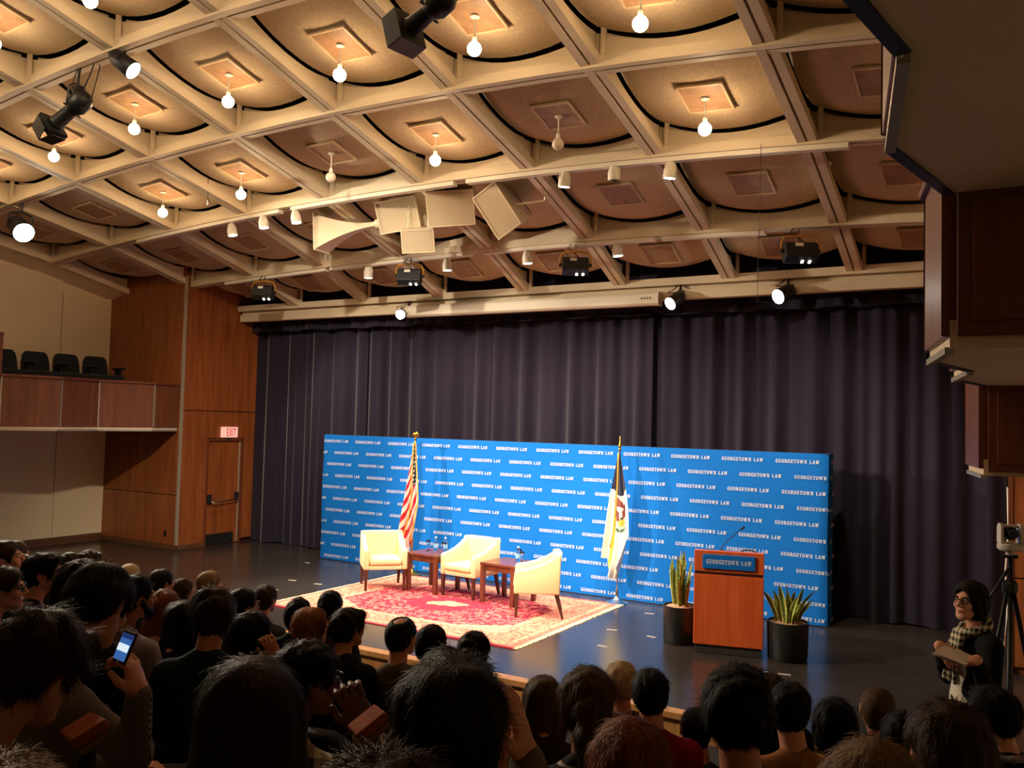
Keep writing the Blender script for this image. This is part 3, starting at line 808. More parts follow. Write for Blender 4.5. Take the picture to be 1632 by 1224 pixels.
# water glasses and bottles
def glass_mat():
    mt, nt, b = newmat('clear_glass'); b.inputs['Base Color'].default_value = (0.92,0.97,1,1); b.inputs['Roughness'].default_value = 0.03
    b.inputs['Transmission Weight'].default_value = 1.0; b.inputs['IOR'].default_value = 1.3
    return mt
M_GLASS = glass_mat()
M_LABEL = mat('bottle_label', srgb(150,195,235), 0.5); M_CAP = mat('bottle_cap', srgb(235,240,245), 0.4)
def make_bottle():
    r = empty('water_bottle')
    MB().lathe([(0.028,0),(0.033,0.01),(0.033,0.13),(0.028,0.155),(0.014,0.185),(0.013,0.2)], 16).build('bottle_body', M_GLASS, r, smooth=True)
    MB().lathe([(0.034,0.05),(0.034,0.115)], 16, cap=False).build('label_band', M_LABEL, r, smooth=True)
    MB().lathe([(0.015,0.198),(0.015,0.215),(0.012,0.217)], 12).build('cap', M_CAP, r)
    return r
def make_tumbler():
    r = empty('stem_glass')
    MB().lathe([(0.034,0),(0.03,0.004),(0.006,0.012),(0.005,0.07),(0.02,0.085),(0.034,0.12),(0.03,0.16),(0.0285,0.16),(0.032,0.12),(0.018,0.088)], 16, cap=False).build('bowl', M_GLASS, r, smooth=True)
    return r
bt, gl = make_bottle(), make_tumbler(); first = {'b': True, 'g': True}
for k, dx, dy, lab in (('g',-0.13,0.02,'stemmed water glass at the left of the left side table'),('b',-0.03,0.08,'small water bottle with a pale label, left of two on the left side table'),('b',0.12,0.12,'small water bottle near the middle armchair on the left side table'),('g',0.19,-0.02,'stemmed water glass beside the arm of the middle armchair')):
    src = bt if k == 'b' else gl; o = src if first[k] else copy_tree(src); first[k] = False
    o.location = (TABLES[0][0]+dx, TABLES[0][1]+dy, RUGZ+0.565); tag(o, lab, 'bottle' if k == 'b' else 'glass', 'water on the side tables')
for k, dx, dy, lab in (('b',0.10,0.08,'small water bottle with a pale label on the right side table'),('g',0.20,0.02,'stemmed water glass beside the right armchair'),('g',0.05,0.2,'stemmed water glass at the back of the right side table')):
    src = bt if k == 'b' else gl; o = copy_tree(src)
    o.location = (TABLES[1][0]+dx, TABLES[1][1]+dy, RUGZ+0.565); tag(o, lab, 'bottle' if k == 'b' else 'glass', 'water on the side tables')

# ------------------------------------------------------------------ podium
M_POD = wood('podium_wood', srgb(206,84,38), srgb(226,108,54), 0.35, 1.2, 0.25)
M_PODB = mat('podium_band', srgb(58,24,18), 0.5); M_PLINTH = mat('podium_plinth', srgb(52,46,44), 0.6)
pdv = Vector((0.76, 0.20, 0)).normalized(); prz = math.atan2(pdv.y, pdv.x)
pf = (Vector((-3.31, 9.74, 0))+Vector((-2.55, 9.94, 0)))/2
pc = pf + Vector((-pdv.y, pdv.x, 0))*0.30
pod = empty('podium', (pc.x, pc.y, 0), prz); tag(pod, 'orange wood podium with a blue GEORGETOWN LAW sign between two potted plants', 'podium')
PW = 0.385
MB().bx((-PW+0.02,-0.28,0.0),(PW-0.02,0.28,0.10)).build('plinth', M_PLINTH, pod, bevel=0.005)
MB().bx((-PW,-0.30,0.10),(PW,0.30,0.895)).build('body', M_POD, pod, bevel=0.006)
MB().bx((-PW+0.006,-0.294,0.893),(PW-0.006,0.294,0.927)).build('band', M_PODB, pod)
MB().prism([(-0.30,0.925),(0.30,0.925),(0.30,1.09),(-0.22,1.165),(-0.30,1.165)], -PW, PW, 'x').build('reading_desk', M_POD, pod, bevel=0.006)
sg = MB().bx((-0.29,-0.318,0.965),(0.29,-0.299,1.125)).build('sign', M_BLUE, pod, bevel=0.003)
mbt = MB(); h_ = 0.05; wS = text_width(TXT)*h_; f_ = 0.50/wS
for lx, q in text_quads(TXT, h_*f_): mbt.add([(a-0.25, -0.3195, 1.022+b*1.15) for a, b in q], [(0,1,2,3)])
me = bpy.data.meshes.new('sign_lettering'); me.from_pydata(mbt.v, [], mbt.f)
link('sign_lettering', me, M_PRINT, sg)
mic = empty('gooseneck_microphone', tuple(Matrix.Translation((pc.x, pc.y, 0)) @ Matrix.Rotation(prz, 4, 'Z') @ Vector((-0.10, -0.02, 1.128))), prz)
tag(mic, 'thin black gooseneck microphone rising from the podium top', 'microphone')
MB().lathe([(0.03,0),(0.03,0.012),(0.012,0.02),(0.008,0.03)], 14).build('base', M_BLACK, mic)
pts = [(0.0+0.22*t**1.3, 0.05*t, 0.02+0.24*t) for t in [k/10 for k in range(11)]]
MB().tube(pts, 0.0055, 8).build('gooseneck', M_BLACK, mic, smooth=True)
MB().tube([pts[-1], (pts[-1][0]+0.04, pts[-1][1]+0.01, pts[-1][2]+0.03)], 0.013, 10).build('capsule', M_BLACK, mic, smooth=True)
rd = empty('reading_lamp', tuple(Matrix.Translation((pc.x, pc.y, 0)) @ Matrix.Rotation(prz, 4, 'Z') @ Vector((0.22, 0.02, 1.125))), prz)
tag(rd, 'small black gooseneck lying low on the podium top at right', 'lamp')
MB().tube([(-0.1,0,0.012),(-0.04,0,0.03),(0.03,0,0.028),(0.08,0,0.008)], 0.008, 8).build('arm', M_BLACK, rd, smooth=True)
MB().lathe([(0.02,-0.01),(0.02,0.01)], 12, Matrix.Translation((0.08,0,0.0))).build('foot', M_BLACK, rd)

# ------------------------------------------------------------------ potted snake plants
M_POT = mat('black_pot', (0.012,0.011,0.011), 0.4, var=0.1); M_SOIL = mat('pot_mulch', srgb(176,138,108), 0.95, var=0.35, scale=40, bump=0.6, bscale=50)
def leaf_mat(name, edge):
    mt, nt, b = newmat(name); L = nt.links
    uv = N(nt, 'ShaderNodeUVMap'); sp = N(nt, 'ShaderNodeSeparateXYZ'); L.new(uv.outputs[0], sp.inputs[0])
    a = N(nt, 'ShaderNodeMath', operation='SUBTRACT'); a.inputs[1].default_value = 0.5; L.new(sp.outputs[0], a.inputs[0])
    ab = N(nt, 'ShaderNodeMath', operation='ABSOLUTE'); L.new(a.outputs[0], ab.inputs[0])
    g = N(nt, 'ShaderNodeMath', operation='GREATER_THAN'); g.inputs[1].default_value = edge; L.new(ab.outputs[0], g.inputs[0])
    tc = N(nt, 'ShaderNodeTexCoord'); mp = N(nt, 'ShaderNodeMapping'); mp.inputs['Scale'].default_value = (6, 6, 26); L.new(tc.outputs['Object'], mp.inputs[0])
    nz = N(nt, 'ShaderNodeTexNoise'); nz.inputs['Scale'].default_value = 2; L.new(mp.outputs[0], nz.inputs['Vector'])
    gr = N(nt, 'ShaderNodeValToRGB'); gr.color_ramp.elements[0].position = 0.4; gr.color_ramp.elements[1].position = 0.62
    gr.color_ramp.elements[0].color = srgb(44,72,24)+(1,); gr.color_ramp.elements[1].color = srgb(112,140,62)+(1,)
    L.new(nz.outputs['Fac'], gr.inputs[0])
    mx = N(nt, 'ShaderNodeMix', data_type='RGBA'); L.new(g.outputs[0], mx.inputs[0]); L.new(gr.outputs[0], mx.inputs[6]); mx.inputs[7].default_value = srgb(214,204,104)+(1,)
    L.new(mx.outputs[2], b.inputs['Base Color']); b.inputs['Roughness'].default_value = 0.4
    return mt
def make_plant(name, loc, pr, ph, n, hmin, hmax, spread, edge, label, seed):
    rnd = random.Random(seed)
    r = empty(name, loc); tag(r, label, 'potted plant', 'snake plants beside the podium')
    MB().lathe([(pr*0.9,0.0),(pr*0.96,0.02),(pr,ph*0.9),(pr,ph),(pr*0.94,ph),(pr*0.93,ph-0.05)], 28).build('pot', M_POT, r, auto=0.7)
    mb = MB()
    mb.grid(lambda u, v: (pr*0.93*v*math.cos(2*PI*u), pr*0.93*v*math.sin(2*PI*u), ph-0.03+0.045*(1-v*v)+0.006*math.sin(40*u+9*v)), 24, 5); mb.uv = None
    mb.build('mulch', M_SOIL, r)
    lm = leaf_mat(name+'_leaf', edge)
    for k in range(n):
        a = 2*PI*k/n+rnd.uniform(-0.3, 0.3); rad = pr*rnd.uniform(0.05, 0.55)
        H = rnd.uniform(hmin, hmax); wd = rnd.uniform(0.026, 0.040); lean = spread*rnd.uniform(0.3, 1.0)*(0.4+rad/pr); tw = rnd.uniform(-0.7, 0.7); a2 = rnd.uniform(0, PI)
        def lf(u, v, a=a, rad=rad, H=H, wd=wd, lean=lean, tw=tw, a2=a2):
            w = wd*(0.55+0.45*min(1, v*3))*(1 if v < 0.55 else max(0.0, 1-((v-0.55)/0.45)**2.2))+0.0008
            th = a2+tw*v; o = (u-0.5)*2*w; cup = 0.35*abs(u-0.5)*2*w
            bx_, by_ = rad*math.cos(a)+lean*H*v**1.6*math.cos(a), rad*math.sin(a)+lean*H*v**1.6*math.sin(a)
            return (bx_+o*math.cos(th)-cup*math.sin(th), by_+o*math.sin(th)+cup*math.cos(th), ph-0.02+H*v*math.sqrt(max(0.05, 1-lean*lean*0.6*v)))
        mb = MB(); mb.grid(lf, 4, 9)
        o = mb.build('leaf', lm, r, smooth=True)
    return r
ppl_ = at(1080, 1030, Z=0)
make_plant('potted_snake_plant', (ppl_.x-0.05, ppl_.y+0.20, 0), 0.20, 0.44, 30, 0.34, 0.68, 0.24, 0.36, 'tall upright snake plant in a black pot left of the podium', 3)
ppr_ = at(1248, 1056, Z=0)
make_plant('potted_snake_plant', (ppr_.x, ppr_.y+0.2, 0), 0.225, 0.42, 26, 0.22, 0.52, 0.85, 0.27, 'low spreading yellow edged snake plant in a black pot right of the podium', 12)

# ------------------------------------------------------------------ flags
def flag_mat_us():
    mt, nt, b = newmat('us_flag'); L = nt.links
    uv = N(nt, 'ShaderNodeUVMap'); sp = N(nt, 'ShaderNodeSeparateXYZ'); L.new(uv.outputs[0], sp.inputs[0])
    def mth(op, a, c=None):
        n = N(nt, 'ShaderNodeMath', operation=op)
        for k, x in enumerate((a, c)):
            if x is None: continue
            if isinstance(x, (int, float)): n.inputs[k].default_value = x
            else: L.new(x, n.inputs[k])
        return n.outputs[0]
    def mix(f, A, B):
        n = N(nt, 'ShaderNodeMix', data_type='RGBA'); L.new(f, n.inputs[0])
        for k, x in ((6, A), (7, B)):
            if isinstance(x, tuple): n.inputs[k].default_value = x+(1,)
            else: L.new(x, n.inputs[k])
        return n.outputs[2]
    u, v = sp.outputs[0], sp.outputs[1]
    # stripes run down and across the hanging cloth
    s = mth('ADD', mth('MULTIPLY', v, 6.5), mth('MULTIPLY', u, 4.2))
    st = mth('GREATER_THAN', mth('FRACT', s), 0.5)
    col = mix(st, srgb(196,28,48), srgb(240,232,222))
    cant = mth('MULTIPLY', mth('LESS_THAN', v, 0.38), mth('GREATER_THAN', u, 0.36))
    sx = mth('SUBTRACT', mth('FRACT', mth('MULTIPLY', mth('ADD', u, mth('MULTIPLY', v, 0.6)), 9.0)), 0.5); sy = mth('SUBTRACT', mth('FRACT', mth('MULTIPLY', v, 26.0)), 0.5)
    dd = mth('SQRT', mth('ADD', mth('MULTIPLY', sx, sx), mth('MULTIPLY', sy, sy)))
    cc = mix(mth('LESS_THAN', dd, 0.27), srgb(26,28,58), srgb(240,236,226))
    col = mix(cant, col, cc)
    L.new(col, b.inputs['Base Color']); b.inputs['Roughness'].default_value = 0.6; b.inputs['Sheen Weight'].default_value = 0.2
    return mt
def flag_mat_seal():
    mt, nt, b = newmat('white_seal_flag'); L = nt.links
    uv = N(nt, 'ShaderNodeUVMap'); sp = N(nt, 'ShaderNodeSeparateXYZ'); L.new(uv.outputs[0], sp.inputs[0])
    def mth(op, a, c=None):
        n = N(nt, 'ShaderNodeMath', operation=op)
        for k, x in enumerate((a, c)):
            if x is None: continue
            if isinstance(x, (int, float)): n.inputs[k].default_value = x
            else: L.new(x, n.inputs[k])
        return n.outputs[0]
    def mix(f, A, B):
        n = N(nt, 'ShaderNodeMix', data_type='RGBA'); L.new(f, n.inputs[0])
        for k, x in ((6, A), (7, B)):
            if isinstance(x, tuple): n.inputs[k].default_value = x+(1,)
            else: L.new(x, n.inputs[k])
        return n.outputs[2]
    u, v = sp.outputs[0], sp.outputs[1]
    def disc(cu, cv, ru, rv):
        a = mth('DIVIDE', mth('SUBTRACT', u, cu), ru); c = mth('DIVIDE', mth('SUBTRACT', v, cv), rv)
        return mth('LESS_THAN', mth('ADD', mth('MULTIPLY', a, a), mth('MULTIPLY', c, c)), 1.0)
    col = mix(mth('GREATER_THAN', v, 0.345), srgb(24,24,62), srgb(238,236,228))
    col = mix(disc(0.56,0.475,0.40,0.135), col, srgb(232,226,214))
    col = mix(disc(0.50,0.43,0.24,0.07), col, srgb(132,62,58))      # shield quarter
    col = mix(disc(0.74,0.47,0.14,0.05), col, srgb(140,66,60))
    col = mix(disc(0.44,0.51,0.18,0.04), col, srgb(140,70,62))
    col = mix(disc(0.58,0.45,0.16,0.022), col, srgb(226,222,220))   # eagle wings and body
    col = mix(disc(0.62,0.49,0.07,0.05), col, srgb(232,228,224))
    col = mix(disc(0.80,0.45,0.05,0.016), col, srgb(40,30,40)); col = mix(disc(0.66,0.53,0.06,0.02), col, srgb(60,40,40))
    col = mix(disc(0.64,0.555,0.11,0.03), col, srgb(226,186,70))    # gold sunburst
    for cu in (0.34, 0.5, 0.66, 0.82): col = mix(disc(cu,0.62-0.05*abs(cu-0.56),0.08,0.014), col, srgb(88,120,90))   # laurel
    col = mix(mth('MULTIPLY', mth('GREATER_THAN', v, 0.55), mth('LESS_THAN', mth('ABSOLUTE', mth('SUBTRACT', u, 0.27)), 0.035)), col, srgb(232,214,80))
    L.new(col, b.inputs['Base Color']); b.inputs['Roughness'].default_value = 0.65; b.inputs['Sheen Weight'].default_value = 0.2
    return mt
M_GFRINGE = mat('gold_fringe', srgb(222,160,60), 0.6, var=0.2, scale=90)
def flag(x, y, left, right, bottom, ztop, mt, finial, label, fr_mat, cord):
    """left/right: (fraction down, half width) outlines; bottom: list of (u, drop)"""
    r = empty('flag_on_pole', (x, y, 0)); tag(r, label, 'flag')
    MB().lathe([(0.16,0.0),(0.16,0.012),(0.10,0.03),(0.05,0.06),(0.032,0.09),(0.022,0.11),(0.022,0.2)], 28).build('base', M_CHROME if finial == 'spear' else M_GOLD, r, auto=0.6)
    MB().cyl((0,0,0.1), (0,0,ztop+0.02), 0.0135, 0.0125, 14).build('pole', M_CHROME if finial == 'spear' else M_GOLD, r, smooth=True)
    if finial == 'spear':
        MB().lathe([(0.02,ztop),(0.026,ztop+0.015),(0.014,ztop+0.03),(0.02,ztop+0.05),(0.022,ztop+0.07),(0.010,ztop+0.10),(0.004,ztop+0.20),(0.001,ztop+0.21)], 14).build('finial', M_GOLD, r, smooth=True)
    else:
        fm = MB(); fm.sphere((0,0,ztop+0.03), 0.022, 12, 8)
        fm.tube([(0,0,ztop+0.05),(0.005,0,ztop+0.09),(0.012,0,ztop+0.13),(0.025,0,ztop+0.15)], [0.02,0.028,0.018,0.008], 10)
        for s in (-1, 1): fm.tube([(0.0,0,ztop+0.085),(s*0.035,0,ztop+0.125),(s*0.055,0,ztop+0.11),(s*0.06,0,ztop+0.06)], [0.012,0.018,0.014,0.004], 8)
        fm.build('finial', M_GOLD, r, smooth=True)
    hs = [p[0] for p in left]
    zt = ztop-0.03
    def cl(u, v):
        L_ = np.interp(v, [p[0] for p in left], [p[1] for p in left]); R_ = np.interp(v, [p[0] for p in right], [p[1] for p in right])
        drop = np.interp(u, [p[0] for p in bottom], [p[1] for p in bottom])
        xx = L_+(R_-L_)*u; amp = 0.010+0.055*v
        yy = -0.02-amp*(0.9*math.sin(u*13+v*2.0)+0.4*math.sin(u*29+1.3)) - 0.05*v
        return (xx, yy, zt-drop*v)
    nu, nv = 46, 40
    mb = MB(); mb.grid(cl, nu, nv)
    mb.build('cloth', mt, r, smooth=True)
    if fr_mat is not None:
        fm = MB()
        for k in range(nu):
            a = cl(k/nu, 1.0); b = cl((k+1)/nu, 1.0)
            fm.add([a, b, (b[0], b[1], b[2]-0.035), (a[0], a[1], a[2]-0.035)], [(0,1,2,3)])
        for k in range(nv):
            a = cl(1.0, k/nv); b = cl(1.0, (k+1)/nv); fm.add([a, b, (b[0]+0.025, b[1], b[2]-0.012), (a[0]+0.025, a[1], a[2]-0.012)], [(0,1,2,3)])
        fm.build('fringe', fr_mat, r)
    if cord:
        cp = [cl(cord[0]+(cord[1]-cord[0])*k/14, k/14*cord[2]) for k in range(15)]
        MB().tube([(a, b-0.03, c) for a, b, c in cp], 0.011, 8).build('gold_cord', M_GFRINGE, r, smooth=True)
    return r
flag(-8.80, 11.68, [(0,-0.012),(0.15,-0.04),(0.6,-0.13),(1,-0.21)], [(0,0.012),(0.12,0.03),(0.35,0.085),(0.58,0.13),(0.72,0.10),(0.88,0.05),(1,0.0)], [(0,1.60),(0.3,1.66),(0.5,1.90),(0.8,1.84),(1,1.62)], 2.22, flag_mat_us(), 'eagle', 'US flag with gold fringe hanging on a gold pole behind the left armchair', M_GFRINGE, (0.7, 0.42, 0.96))
flag(-5.12, 11.72, [(0,-0.012),(0.2,-0.06),(0.4,-0.11),(0.7,-0.155),(1,-0.20)], [(0,0.012),(0.2,0.08),(0.42,0.15),(0.6,0.185),(0.78,0.20),(0.9,0.14),(1,0.07)], [(0,1.52),(0.22,1.56),(0.3,1.72),(0.6,1.84),(0.75,1.80),(1,1.50)], 2.20, flag_mat_seal(), 'spear', 'navy and white flag with a round eagle seal on a silver stand near the podium', None, (0.42, 0.24, 0.86))

# ------------------------------------------------------------------ tape marks on the stage floor
M_TAPE = mat('floor_tape', srgb(150,140,136), 0.6)
tp = MB().box((0,0,0.0015), (0.13,0.05,0.003)).data('tape_mark'); tp.materials.append(M_TAPE)
TM = [(1035,978,'left of the tall plant pot'),(975,1004,'right of the rug corner'),(1038,1015,'in front of the tall plant pot'),(960,1030,'nearest the stage edge, right of the rug'),(1222,1072,'in front of the low plant pot'),(490,897,'near the foot of the backdrop at left'),(466,925,'on the bare floor left of the rug'),(507,931,'just above the rug, left of the armchairs'),(437,940,'beside the far left corner of the rug'),(1250,1075,'by the podium foot at right')]
for u, v, w_ in TM:
    q = at(u, v, Z=0); o = link('tape_mark', tp, None, None, (q.x, q.y, 0.0), (0,0,random.uniform(-0.3,0.3)))
    tag(o, 'small pale tape mark on the stage floor '+w_, 'tape', 'tape marks on the stage floor')

# ------------------------------------------------------------------ exit sign
M_EXITF = mat('exit_face', srgb(235,200,190), 0.5, emit=srgb(255,190,175), es=0.55); M_EXITR = mat('exit_red', srgb(215,30,35), 0.5, emit=srgb(230,20,28), es=0.35)
es = empty('exit_sign', (SXL+0.0, (11.92+12.31)/2, 2.12)); tag(es, 'lit EXIT sign with red letters above the wooden stage door', 'sign')
MB().bx((0.002,-0.2,0),(0.05,0.2,0.21)).build('housing', M_EXITF, es, bevel=0.006)
mb = MB()
x = 0; hh = 0.15; sx = 0.42
for c_ in 'EXIT':
    w_, qs = GLY[c_]
    if c_ == 'E': qs = [rc(0.05,0,0.05+S,1), rc(0.05,0,0.8,0.14), rc(0.05,0.86,0.8,1), rc(0.05,0.43,0.7,0.57)]
    if c_ == 'T': qs = [rc(0.33,0,0.33+S,1), rc(0.0,0.86,0.91,1)]
    if c_ == 'I': qs = [rc(0.08,0,0.08+S,1)]
    for q in qs: mb.add([(0.052, (x+a)*hh*sx-0.085, 0.03+b*hh) for a, b in q], [(0,1,2,3)])
    x += w_+0.12
mb.build('letters', M_EXITR, es)
MB().bx((0.002,-0.05,-0.03),(0.03,0.05,0.0)).build('test_light', M_BLACK, es)
# ------------------------------------------------------------------ lights hung from the ceiling
M_LENS = emat('lens_lit', (1.0,0.86,0.66), 14.0)
M_LENSW = emat('lens_bright', (1.0,0.93,0.82), 60.0)
M_LENSOFF = mat('lens_off', (0.05,0.05,0.05), 0.15)
def hang(p, row, name, parent, r=0.012, mt=None):
    top = cz(p.x, RY[row])
    return MB().cyl((0,0,0.0), (0,0,top-p.z+0.01), r, r, 8).build(name, mt or M_WHITE, parent)
def can_light(u, v, row, lit, label, target=None, power=0):
    """white can spotlight; u, v is its lens"""
    p = at(u, v, Y=RY[row]-0.02)
    r = empty('can_light', p); tag(r, label, 'spotlight', 'white can lights on the ceiling rails')
    d = (Vector(target)-p).normalized() if target else Vector((0.0,0.1,-1)).normalized()
    d = (d*0.35+Vector((0,0,-1))*0.65).normalized()
    A = aim(d)
    MB().lathe([(0.072,0.0),(0.078,0.02),(0.074,0.10),(0.055,0.16),(0.04,0.185),(0.02,0.19)], 18, A).build('housing', M_WHITE, r, auto=0.6)
    MB().lathe([(0.068,-0.003),(0.0,-0.012)], 18, A, cap=False).build('lens', M_LENS if lit else M_LENSOFF, r)
    top = cz(p.x, RY[row])-0.05-p.z
    q = A @ Vector((0,0,0.09))
    yk = MB(); sd = A @ Vector((0.085,0,0))
    yk.tube([q+sd, Vector((q.x+sd.x*0.8, q.y+sd.y*0.8, top-0.03)), Vector((0,0,top))], 0.006, 6); yk.tube([q-sd, Vector((q.x-sd.x*0.8, q.y-sd.y*0.8, top-0.03)), Vector((0,0,top))], 0.006, 6)
    yk.build('yoke', M_WHITE, r)
    if power: spot('lamp', r, p+d*0.03, target, power, 1.0, 0.7)
    return r
T1, T2, T3, T4 = (-8.2,10.6,0.4), (-6.8,10.8,0.5), (-5.6,10.6,0.5), (-3.0,10.0,0.9)
can_light(371, 375, 2, 1, 'white can light, leftmost on the rail at left', T1, 0)
can_light(421, 363, 2, 1, 'white can light, middle of the three at left', T1, SPOT_W)
can_light(473, 355, 2, 1, 'white can light left of the horn loudspeaker', T2, 0)
can_light(899, 298, 2, 1, 'white can light, leftmost of the three right of the loudspeakers', T2, SPOT_W)
can_light(979, 288, 2, 0, 'unlit white can light, middle of the three right of the loudspeakers')
can_light(1067, 284, 2, 1, 'brightest white can light, rightmost on the rail', T3, SPOT_W)
can_light(587, 443, 1, 1, 'small white can light on the far rail beside the horn', (-9.6,11.95,1.0), 0)
can_light(713, 431, 1, 1, 'small white can light on the far rail right of the flood light under the speakers', (-7.6,11.95,1.0), 0)
can_light(841, 420, 1, 1, 'small white can light on the far rail left of the flood light at centre', (-5.6,11.95,1.0), 0)
can_light(985, 408, 1, 1, 'small white can light on the far rail right of the centre flood light', (-3.6,11.95,1.0), 0)
def flood(u, v, row, label, sc=1.0, target=None, power=0):
    """black box flood light in a yellow yoke, centre at u, v"""
    p = at(u, v, Y=RY[row]-0.12)
    r = empty('flood_light', p, CYAW*0.9); tag(r, label, 'stage light', 'black flood lights in yellow yokes')
    Mt = Matrix.Rotation(-0.35, 4, 'X')
    mb = MB(); mb.prism([(-0.10,-0.11),(0.06,-0.13),(0.11,-0.05),(0.09,0.10),(-0.05,0.12),(-0.11,0.06)], -0.2*sc, 0.2*sc, 'x', Mt)
    mb.build('housing', M_BLACK, r, bevel=0.01)
    fb = MB()
    for k in range(5): fb.box((-0.14*sc+k*0.07*sc, 0.02, 0.125), (0.02,0.10,0.012), Mt)
    fb.build('vent_fin', M_BLACK, r)
    MB().box((-0.03,-0.108,0.045), (0.10*sc,0.006,0.045), Mt).build('label_plate', M_WHITE, r)
    for s in (-1, 1): MB().cyl((s*0.2*sc,0,0.01), (s*0.245*sc,0,0.01), 0.03, 0.025, 12).build('clamp_knob', M_BLACK, r)
    MB().tube([(-0.225*sc,0,0.0),(-0.228*sc,0,0.12),(-0.19*sc,0,0.19),(0,0,0.205),(0.19*sc,0,0.19),(0.228*sc,0,0.12),(0.225*sc,0,0.0)], 0.014, 8).build('yoke', M_YELLOW, r, smooth=True)
    top = cz(p.x, RY[row])-p.z
    MB().cyl((0,0,0.2), (0,0.1,top+0.03), 0.013, 0.013, 8).build('hook', M_CHROME, r)
    MB().tube([(0.05,0,0.12),(-0.05,0.02,0.22),(-0.12,0.06,top*0.75),(-0.06,0.1,top),(0.0,0.12,top+0.02)], 0.007, 6).build('cable', M_CABLE, r, smooth=True)
    gm = MB()
    for k in range(2): gm.box((0.02+0.09*k, 0.02, -0.125), (0.03,0.05,0.012), Mt)
    gm.build('lens', M_LENS, r)
    if power: spot('lamp', r, p+Vector((0,0.05,-0.16)), target, power, 2.3, 1.0)
    return r
flood(420, 466, 1, 'black flood light in a yellow yoke near the left wood wall', 0.9, (-10.2,11.9,1.0), 420)
flood(653, 441, 1, 'black flood light under the white loudspeaker cluster', 0.95, (-8.2,12.0,0.9), 380)
flood(917, 424, 1, 'black flood light in a yellow yoke at centre, right of the loudspeakers', 0.95, (-5.6,12.0,0.9), 420)
flood(1275, 402, 1, 'large black flood light in a yellow yoke at right', 1.0, (-3.0,11.9,0.9), 240)
def par(u, v, Y, row, d, label, lens, sc=1.0, kind='par', power=0, target=None, name='stage_spotlight', ang=0.8):
    """black barrel stage light; u, v is the barrel centre, d the way it points"""
    p = at(u, v, Y=Y)
    r = empty(name, p); tag(r, label, 'stage light')
    d = Vector(d).normalized(); A = aim(d)
    if kind == 'par':
        MB().lathe([(0.105*sc,-0.15*sc),(0.11*sc,-0.14*sc),(0.10*sc,-0.02*sc),(0.098*sc,0.06*sc),(0.07*sc,0.14*sc),(0.045*sc,0.17*sc),(0.03*sc,0.175*sc)], 20, A).build('barrel', M_BLACK, r, auto=0.6)
        MB().lathe([(0.1*sc,-0.152*sc),(0.0,-0.158*sc)], 20, A, cap=False).build('lens', lens, r)
    else:
        MB().lathe([(0.09*sc,-0.30*sc),(0.095*sc,-0.28*sc),(0.085*sc,-0.26*sc),(0.075*sc,-0.05*sc),(0.09*sc,-0.03*sc),(0.10*sc,0.0),(0.12*sc,0.04*sc),(0.115*sc,0.16*sc),(0.08*sc,0.22*sc),(0.05*sc,0.24*sc)], 20, A).build('barrel', M_BLACK, r, auto=0.6)
        MB().lathe([(0.085*sc,-0.302*sc),(0.0,-0.308*sc)], 20, A, cap=False).build('lens', lens, r)
        sh = MB()
        for k in range(4):
            a = k*PI/2; sh.box((0.13*sc*math.cos(a), 0.13*sc*math.sin(a), 0.0), (0.05*sc,0.02*sc,0.012*sc), A)
        sh.build('shutter_handle', M_BLACK, r)
        cap = MB(); cap.lathe([(0.07*sc,0.0),(0.075*sc,0.06*sc),(0.04*sc,0.1*sc)], 14, Matrix.Translation(A @ Vector((0.03*sc,0.12*sc,0.12*sc))) @ aim((-0.3,0.3,-1)))
        cap.build('lamp_cap', M_BLACK, r, auto=0.6)
    sd = A @ Vector((0.12*sc,0,0))
    top = Vector((0.0, RY[row]-Y if row is not None else 0.0, (cz(p.x, RY[row]) if row is not None else p.z+0.4)-p.z))
    mid = top*0.62
    yk = MB(); yk.tube([sd, sd*0.95+mid*0.8, mid, -sd*0.95+mid*0.8, -sd], 0.011*sc, 8)
    yk.build('yoke', M_BLACK, r)
    MB().cyl(mid, top+Vector((0,0,0.03)), 0.016, 0.016, 8).build('clamp', M_BLACK, r)
    b = A @ Vector((0,0,0.17*sc))
    MB().tube([b, b+Vector((-0.1,0,0.05)), Vector((-0.14,0.02,0.12)), top*0.8+Vector((-0.09,0,0)), top+Vector((-0.03,0,0.03))], 0.007, 6).build('cable', M_CABLE, r, smooth=True)
    if power: spot('lamp', r, p+d*0.36*sc, target, power, ang, 0.5, r=0.08)
    return r
par(1078, 478, 12.12, 0, (-0.35,-0.75,-0.45), 'black spotlight at the right end of the projection screen case', M_LENS, 0.95)
par(1252, 468, 12.12, 0, (-0.45,-0.75,-0.35), 'lit black spotlight on the curtain beam at right', M_LENSW, 1.0)
par(640, 500, 12.05, 0, (0.45,-0.85,-0.25), 'bright lit spotlight on the curtain beam left of the screen case', M_LENSW, 0.8)
par(196, 100, RY[4]-0.02, 4, (0.65,0.35,-0.55), 'small black barrel light hanging at upper left', M_LENS, 1.0)
e1 = par(118, 172, RY[4]-0.05, 4, (-0.62,-0.15,-0.42), 'big black ellipsoidal stage light with barn doors at upper left', M_LENSOFF, 1.0, 'ers')
bd = MB(); A_ = aim(Vector((-0.62,-0.15,-0.42)))
bd.box((0,0,-0.34), (0.24,0.24,0.06), A_)
for a, (tx, ty) in enumerate(((0.13,0),(-0.13,0),(0,0.13),(0,-0.13))):
    Mx = A_ @ Matrix.Translation((tx,ty,-0.44)) @ Matrix.Rotation(0.35*(1 if tx > 0 or ty < 0 else -1), 4, 'Y' if tx else 'X')
    bd.box((0,0,0), (0.01 if tx else 0.2, 0.2 if tx else 0.01, 0.2), Mx)
bd.build('barn_doors', M_BLACK, e1)
